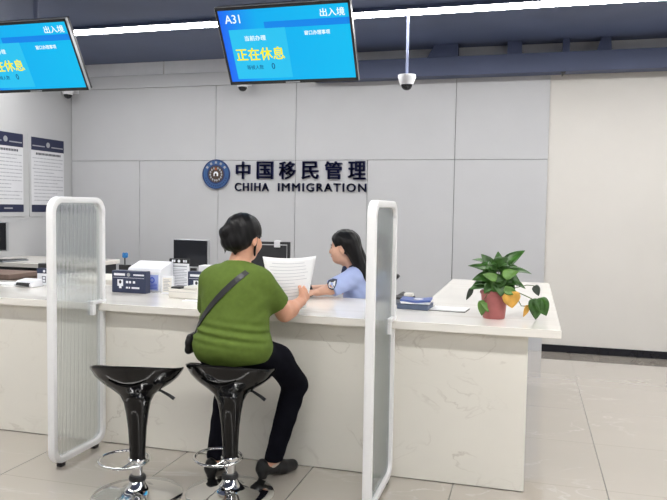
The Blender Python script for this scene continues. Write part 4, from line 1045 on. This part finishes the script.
# trousers
S = SDF((-1.78, 3.02, 0.05), (-1.02, 3.76, 0.90), 0.0055)
S.ell((-1.43, 3.245, 0.745), (0.194, 0.150, 0.115), 0.04)
for h, kn, an in ((HIPL, KNL, ANL), (HIPR, KNR, ANR)):
    md_ = (lerp(h, kn, 0.55)[0], 3.44, 0.668)
    S.cap(h, md_, 0.096, 0.074, 0.04); S.cap(md_, kn, 0.075, 0.068, 0.03); S.cap(kn, an, 0.068, 0.049, 0.02)
S.cut((0, 0, 0.090), (0.0, 0, -1)); S.cut((0, 0, 0.80), (0, 0, 1))
S.ell((-1.43, 3.22, 0.56), (0.16, 0.12, 0.060), 0.02, 's')
S.warp(lambda x, y, z: 0.002 * np.sin(60 * z + 30 * x) * np.sin(40 * y))
S.obj('trousers', 'black_cloth', cu)
for hl, f, an in ((HEEL_L, FL, ANL), (HEEL_R, FR, ANR)):
    sd = V3(f[1], -f[0], 0); a = hl - f * 0.01
    S = SDF(np.minimum(hl, hl + f * 0.25) - 0.09, np.maximum(hl, hl + f * 0.25) + V3(0.09, 0.09, 0.16), 0.0045)
    S.cap(a + V3(0, 0, 0.055), a + f * 0.10 + V3(0, 0, 0.044), 0.036, 0.036, 0.02); S.cap(a + f * 0.09 + V3(0, 0, 0.042), a + f * 0.20 + V3(0, 0, 0.030), 0.036, 0.027, 0.03)
    S.cap(a + f * 0.13 + sd * 0.008 + V3(0, 0, 0.03), a + f * 0.2 + V3(0, 0, 0.026), 0.036, 0.026, 0.02)
    S.cap(a - f * 0.012 + V3(0, 0, 0.05), a - f * 0.006 + V3(0, 0, 0.012), 0.030, 0.024, 0.015)      # heel block
    S.cap(a - f * 0.01 + V3(0, 0, 0.06), a - f * 0.012 + V3(0, 0, 0.085), 0.030, 0.026, 0.02)
    S.ell(a + f * 0.075 + V3(0, 0, 0.115), (0.045, 0.055, 0.052), 0.006, 's')
    S.ell(a + f * 0.068 + V3(0, 0, -0.008), (0.045, 0.045, 0.026), 0.006, 's')
    S.cut((0, 0, 0.0015), (0, 0, -1))
    S.obj('shoe', 'leather', cu)
    S = SDF(V3(*an) - 0.09, V3(*an) + 0.09, 0.0045); S.cap(an, hl + f * 0.03 + V3(0, 0, 0.06), 0.036, 0.031, 0.01); S.cap(hl + V3(0, 0, 0.062), hl + f * 0.10 + V3(0, 0, 0.055), 0.029, 0.027, 0.02); S.cut((0, 0, 0.130), (0, 0, 1)); S.obj('sock', 'sock', cu)

# shoulder bag with strap
bg = thing('shoulder_bag', 'small black shoulder bag at the left hip, strap across the green back', 'bag', (-1.645, 3.22, 0.70))
S = SDF((-1.74, 3.10, 0.62), (-1.56, 3.34, 0.86), 0.005)
S.cap((-1.657, 3.20, 0.735), (-1.660, 3.28, 0.735), 0.020, 0.020, 0.02); S.cap((-1.656, 3.20, 0.775), (-1.660, 3.28, 0.775), 0.019, 0.019, 0.03); S.cap((-1.655, 3.21, 0.805), (-1.658, 3.27, 0.805), 0.014, 0.014, 0.03)
S.obj('pouch', 'leather', bg)
top_o = [c for c in cu.children if c.name.startswith('top')][0]
from mathutils.bvhtree import BVHTree
def bvh(o):
    me = o.data; return BVHTree.FromPolygons([v.co + o.parent.location for v in me.vertices], [list(p.vertices) for p in me.polygons])
bt = bvh(top_o)
# strap: follow the surface of the back from the right shoulder to the left hip
B = Vector((-1.640, 3.20, 0.79)); pts = []
for y in (3.40, 3.38, 3.36, 3.34, 3.32, 3.30, 3.28):
    hit = bt.ray_cast(Vector((-1.320, y, 1.5)), Vector((0, 0, -1)))
    if hit[0] is not None: pts.append((hit[0] + hit[1] * 0.002, hit[1]))
A = Vector(pts[-1][0])
for i in range(1, 33):
    t = i / 32; p = A.lerp(B, t); p.x -= 0.045 * math.sin(math.pi * t); p.z -= 0.025 * math.sin(math.pi * t)
    hit = bt.ray_cast(Vector((p.x, 2.9, p.z)), Vector((0, 1, 0)))
    if hit[0] is None: hit = bt.find_nearest(p)
    pts.append((hit[0] + hit[1] * 0.002, hit[1]))
C0 = [p[0] for p in pts]
NS = [p[1] for p in pts]
for _ in range(6): NS = [NS[0]] + [(NS[i - 1] + NS[i] * 2 + NS[i + 1]).normalized() for i in range(1, len(NS) - 1)] + [NS[-1]]
for _ in range(5): C0 = [C0[0]] + [(C0[i - 1] + C0[i] * 2 + C0[i + 1]) / 4 for i in range(1, len(C0) - 1)] + [C0[-1]]
bm = bmesh.new(); rows = []
for i, p in enumerate(C0):
    tg = (C0[min(i + 1, len(C0) - 1)] - C0[max(i - 1, 0)]).normalized(); n = NS[i]; n = (n - tg * n.dot(tg)).normalized(); sd = tg.cross(n)
    rows.append([bm.verts.new(p + sd * a + n * b) for a, b in ((-0.015, 0.0), (0.015, 0.0), (0.015, 0.004), (-0.015, 0.004))])
for a, b in zip(rows, rows[1:]):
    for k in range(4): bm.faces.new((a[k], a[(k + 1) % 4], b[(k + 1) % 4], b[k]))
bm.faces.new(rows[0]); bm.faces.new(rows[-1][::-1])
mb = MB(); mb.bm.free(); mb.bm = bm; part('strap', mb, 'black', bg)
e = C0[-1]; part('strap_end', MB().tube([e, (e.x - 0.008, e.y, e.z - 0.005), (-1.656, 3.215, 0.795)], 0.008, 8), 'black', bg, True)
# the sheets in the hand: a slightly curled pad of paper
pp = thing('paper_form', 'large white printed form held up by the customer', 'paper', (-1.28, 3.65, 1.0))
TL, TR_, BL, BR = Vector((-1.425, 3.625, 1.197)), Vector((-1.150, 3.745, 1.202)), Vector((-1.345, 3.60, 0.885)), Vector((-1.185, 3.68, 0.915))
def sheet_pt(u, v, off=0.0):
    p = TL.lerp(TR_, u).lerp(BL.lerp(BR, u), v); n = Vector((0.35, -0.93, 0.05))
    return p + n * (0.018 * math.sin(math.pi * u) + 0.012 * math.sin(math.pi * v) - off) + Vector((0, 0, -0.012 * math.sin(math.pi * u) * (1 - v)))
def sheet(name, off, m):
    bm = bmesh.new(); N = 14; g0 = [[bm.verts.new(sheet_pt(i / N, j / N, off)) for i in range(N + 1)] for j in range(N + 1)]
    for j in range(N):
        for i in range(N): bm.faces.new((g0[j][i], g0[j][i + 1], g0[j + 1][i + 1], g0[j + 1][i]))
    mb = MB(); mb.bm.free(); mb.bm = bm; o = part(name, mb, m, pp, True); md = o.modifiers.new('t', 'SOLIDIFY'); md.thickness = 0.0006; return o
sheet('sheet', 0.0, 'paper'); sheet('sheet', 0.0025, 'paper')
bm = bmesh.new()
rr = random.Random(5)
for k in range(13):
    v = 0.10 + k * 0.062; u0 = 0.10 if k % 3 else 0.16; u1 = rr.uniform(0.6, 0.9); seg = 8
    for s in range(seg):
        a, b = u0 + (u1 - u0) * s / seg, u0 + (u1 - u0) * (s + 1) / seg
        bm.faces.new([bm.verts.new(sheet_pt(x, y, -0.0012)) for x, y in ((a, v), (b, v), (b, v + 0.010), (a, v + 0.010))])
mb = MB(); mb.bm.free(); mb.bm = bm; part('print', mb, 'faint_ink', pp)

# ---- officer behind the counter, seen from her left side, facing left
of = thing('person', 'person with long black hair in light blue uniform shirt seated behind the counter', 'person', (-1.06, 4.85, 0))
oSHL = (-1.145, 4.535, 1.000); oSHR = (-1.145, 4.86, 1.000); oELL = (-1.262, 4.455, 0.936); oELR = (-1.27, 4.80, 0.90)
oWRL = (-1.345, 4.405, 0.912); oWRR = (-1.43, 4.575, 0.916)
OH = (-1.228, 4.64, 1.205); OY = math.pi / 2 + 0.10; OP = -0.10
OBX, OBY = -1.125, 4.70
S = SDF((-1.80, 4.30, 0.0), (-0.85, 5.05, 1.40), 0.0055)
def otorso(S, g):
    S.ell((OBX + 0.03, OBY, 0.56), (0.14 + g, 0.165 + g, 0.11 + g), 0.04); S.ell((OBX + 0.02, OBY, 0.72), (0.115 + g, 0.140 + g, 0.14 + g), 0.05)
    S.ell((OBX + 0.01, OBY, 0.89), (0.108 + g, 0.150 + g, 0.15 + g), 0.05); S.cap((OBX - 0.01, OBY - 0.115, 1.01), (OBX - 0.01, OBY + 0.115, 1.01), 0.056 + g, 0.056 + g, 0.05)
    S.cap((OBX - 0.02, OBY - 0.01, 1.03), (OBX - 0.06, OBY - 0.03, 1.10), 0.05 + g, 0.044 + g, 0.03)
otorso(S, 0)
for sh, el, wr in ((oSHL, oELL, oWRL), (oSHR, oELR, oWRR)):
    S.cap(sh, el, 0.050, 0.038, 0.03); S.cap(el, wr, 0.036, 0.024, 0.02)
hand(S, oWRL, (-0.80, -0.55, 0.10), (0.0, 0.0, -1), 1, 0.35, 0.125); hand(S, oWRR, (-0.75, -0.66, 0.06), (0, 0, -1), -1, 0.3, 0.135)
for sgn in (-1, 1):
    h = (OBX - 0.02, OBY + sgn * 0.09, 0.545); kn = (OBX - 0.42, OBY + sgn * 0.09, 0.51); an = (OBX - 0.40, OBY + sgn * 0.09, 0.09)
    S.cap(h, kn, 0.078, 0.055, 0.04); S.cap(kn, an, 0.052, 0.034, 0.02); S.cap((an[0] + 0.03, an[1], 0.035), (an[0] - 0.17, an[1], 0.025), 0.034, 0.024, 0.03)
S.cap((-1.165, 4.68, 1.03), (-1.213, 4.645, 1.13), 0.048, 0.045, 0.02)
Q2, Rm2 = head(S, OH, OY, OP, 0.97)
S.obj('body', 'skin_pale', of)
S = SDF((-1.42, 4.44, 0.80), (-0.90, 4.84, 1.42), 0.0045)
S.ell(Q2(0, -0.016, 0.034), (0.084, 0.104, 0.092), 0.02, rot=Rm2)
S.ell(Q2(0.0, 0.128, -0.024), (0.125, 0.085, 0.102), 0.012, 's', rot=Rm2)
for x in (-1, 1): S.ell(Q2(x * 0.088, 0.026, -0.034), (0.036, 0.046, 0.056), 0.008, 's', rot=Rm2)
S.cap(Q2(-0.045, -0.055, 0.02), (-1.075, 4.60, 1.03), 0.058, 0.034, 0.03); S.cap(Q2(0.04, -0.055, 0.02), (-1.07, 4.68, 1.03), 0.058, 0.04, 0.03)
S.cap((-1.075, 4.60, 1.05), (-1.025, 4.615, 0.93), 0.036, 0.026, 0.03); S.cap((-1.06, 4.68, 1.05), (-1.025, 4.70, 0.93), 0.04, 0.03, 0.03)
S.warp(lambda x, y, z: 0.0014 * np.sin(160 * y + 30 * x) * np.sin(50 * z + 120 * x))
S.obj('hair', 'hair', of)
S = SDF((-1.36, 4.36, 0.56), (-0.86, 5.02, 1.16), 0.0055)
otorso(S, 0.012)
for sh, el in ((oSHL, oELL), (oSHR, oELR)):
    S.cap(sh, lerp(sh, el, 0.97), 0.066, 0.060, 0.03); dn = V3(*el) - V3(*sh); S.cutball(lerp(sh, el, 1.25), 0.085, dn, lerp(sh, el, 0.98))
S.cut((OBX, OBY, 1.085), (-0.3, 0, 1)); S.cut((0, 0, 0.60), (0, 0, -1))
S.warp(lambda x, y, z: 0.0035 * np.sin(70 * z + 50 * x) * np.sin(28 * x + 20 * z) * np.clip((1.06 - z) * 8, 0, 1))
shirt = S.obj('shirt', 'blue_cloth', of)
S = SDF((-1.26, 4.54, 1.02), (-1.02, 4.82, 1.16), 0.0045)
S.cap((-1.152, 4.682, 1.045), (-1.168, 4.672, 1.082), 0.066, 0.060, 0.01); S.cut((-1.17, 4.67, 1.083), (-0.45, 0, 1)); S.cut((-1.15, 4.68, 1.045), (0.3, 0, -1))
S.cap((-1.215, 4.62, 1.062), (-1.225, 4.61, 1.035), 0.016, 0.010, 0.01)
S.obj('collar', 'dark_collar', of)
S = SDF((-1.55, 4.55, 0.10), (-0.85, 4.90, 0.66), 0.006)
S.ell((OBX + 0.03, OBY, 0.56), (0.152, 0.176, 0.105), 0.03)
for sgn in (-1, 1):
    S.cap((OBX - 0.02, OBY + sgn * 0.09, 0.55), (OBX - 0.42, OBY + sgn * 0.09, 0.515), 0.09, 0.064, 0.03); S.cap((OBX - 0.42, OBY + sgn * 0.09, 0.51), (OBX - 0.40, OBY + sgn * 0.09, 0.09), 0.062, 0.046, 0.02)
S.cut((0, 0, 0.62), (0, 0, 1)); S.cut((0, 0, 0.13), (0, 0, -1))
S.obj('trousers', 'dark_collar', of)
# sleeve badge follows the sleeve
bt2 = bvh(shirt)
def badge(name, pts2, c, m, lift, sub=3):
    # c: centre on the sleeve; pts2: outline in (along -X.., z)
    bm = bmesh.new(); rings = []
    h0 = bt2.ray_cast(Vector((-1.222, 4.2, 0.990)), Vector((-0.1, 1, -0.05)).normalized()); n0 = h0[1].normalized()
    up = (Vector((0, 0, 1)) - n0 * n0.z).normalized(); sd = n0.cross(up) * -1.0
    for f in (0.0, 0.5, 1.0):
        ring = []
        for (a, b) in pts2:
            p = h0[0] + sd * (a * f) + up * (b * f + c[1] - 0.990) + n0 * 0.05; hit = bt2.ray_cast(p, -n0)
            q = hit[0] + n0 * lift if hit[0] else p - n0 * 0.05; ring.append(bm.verts.new(q))
        rings.append(ring)
    n = len(pts2)
    for A_, B_ in zip(rings[1:], rings[2:]):
        for k in range(n): bm.faces.new((A_[k], A_[(k + 1) % n], B_[(k + 1) % n], B_[k]))
    bm.faces.new(rings[1])
    for v in rings[0]: bm.verts.remove(v)
    mb = MB(); mb.bm.free(); mb.bm = bm; o = part(name, mb, m, of, True); md = o.modifiers.new('t', 'SOLIDIFY'); md.thickness = 0.002; return o
sh_ = [(-0.030, 0.030), (0.0, 0.038), (0.030, 0.030), (0.030, -0.005), (0.016, -0.034), (-0.002, -0.042), (-0.020, -0.034), (-0.031, -0.005)]
badge('sleeve_badge', sh_, (-1.222, 0.990), 'dark_collar', 0.003)
badge('badge_field', [(a * 0.72, b * 0.70 - 0.004) for a, b in sh_], (-1.222, 0.986), 'white_print', 0.0055)
badge('badge_motif', [(a * 0.5, b * 0.18) for a, b in sh_], (-1.222, 1.000), 'dark_ink', 0.008)
for ob, m in ((cu, Rm), (of, Rm2)):
    Qx = Q if ob is cu else Q2
    for x in (-1, 1):
        part('brow', MB().tube([Qx(x * 0.018, 0.087, 0.022), Qx(x * 0.032, 0.085, 0.027), Qx(x * 0.046, 0.076, 0.022)], 0.0022, 6), 'hair', ob, True)
        part('eye', MB().sphere(Qx(x * 0.030, 0.0765, 0.004), 0.0075, 12, 8), 'dark_ink', ob, True)
    part('mouth', MB().tube([Qx(-0.018, 0.0905, -0.057), Qx(0, 0.0965, -0.0565), Qx(0.018, 0.0905, -0.057)], 0.0035, 6), mat('lips', srgb(190, 110, 105), 0.5, var=0.05), ob, True)
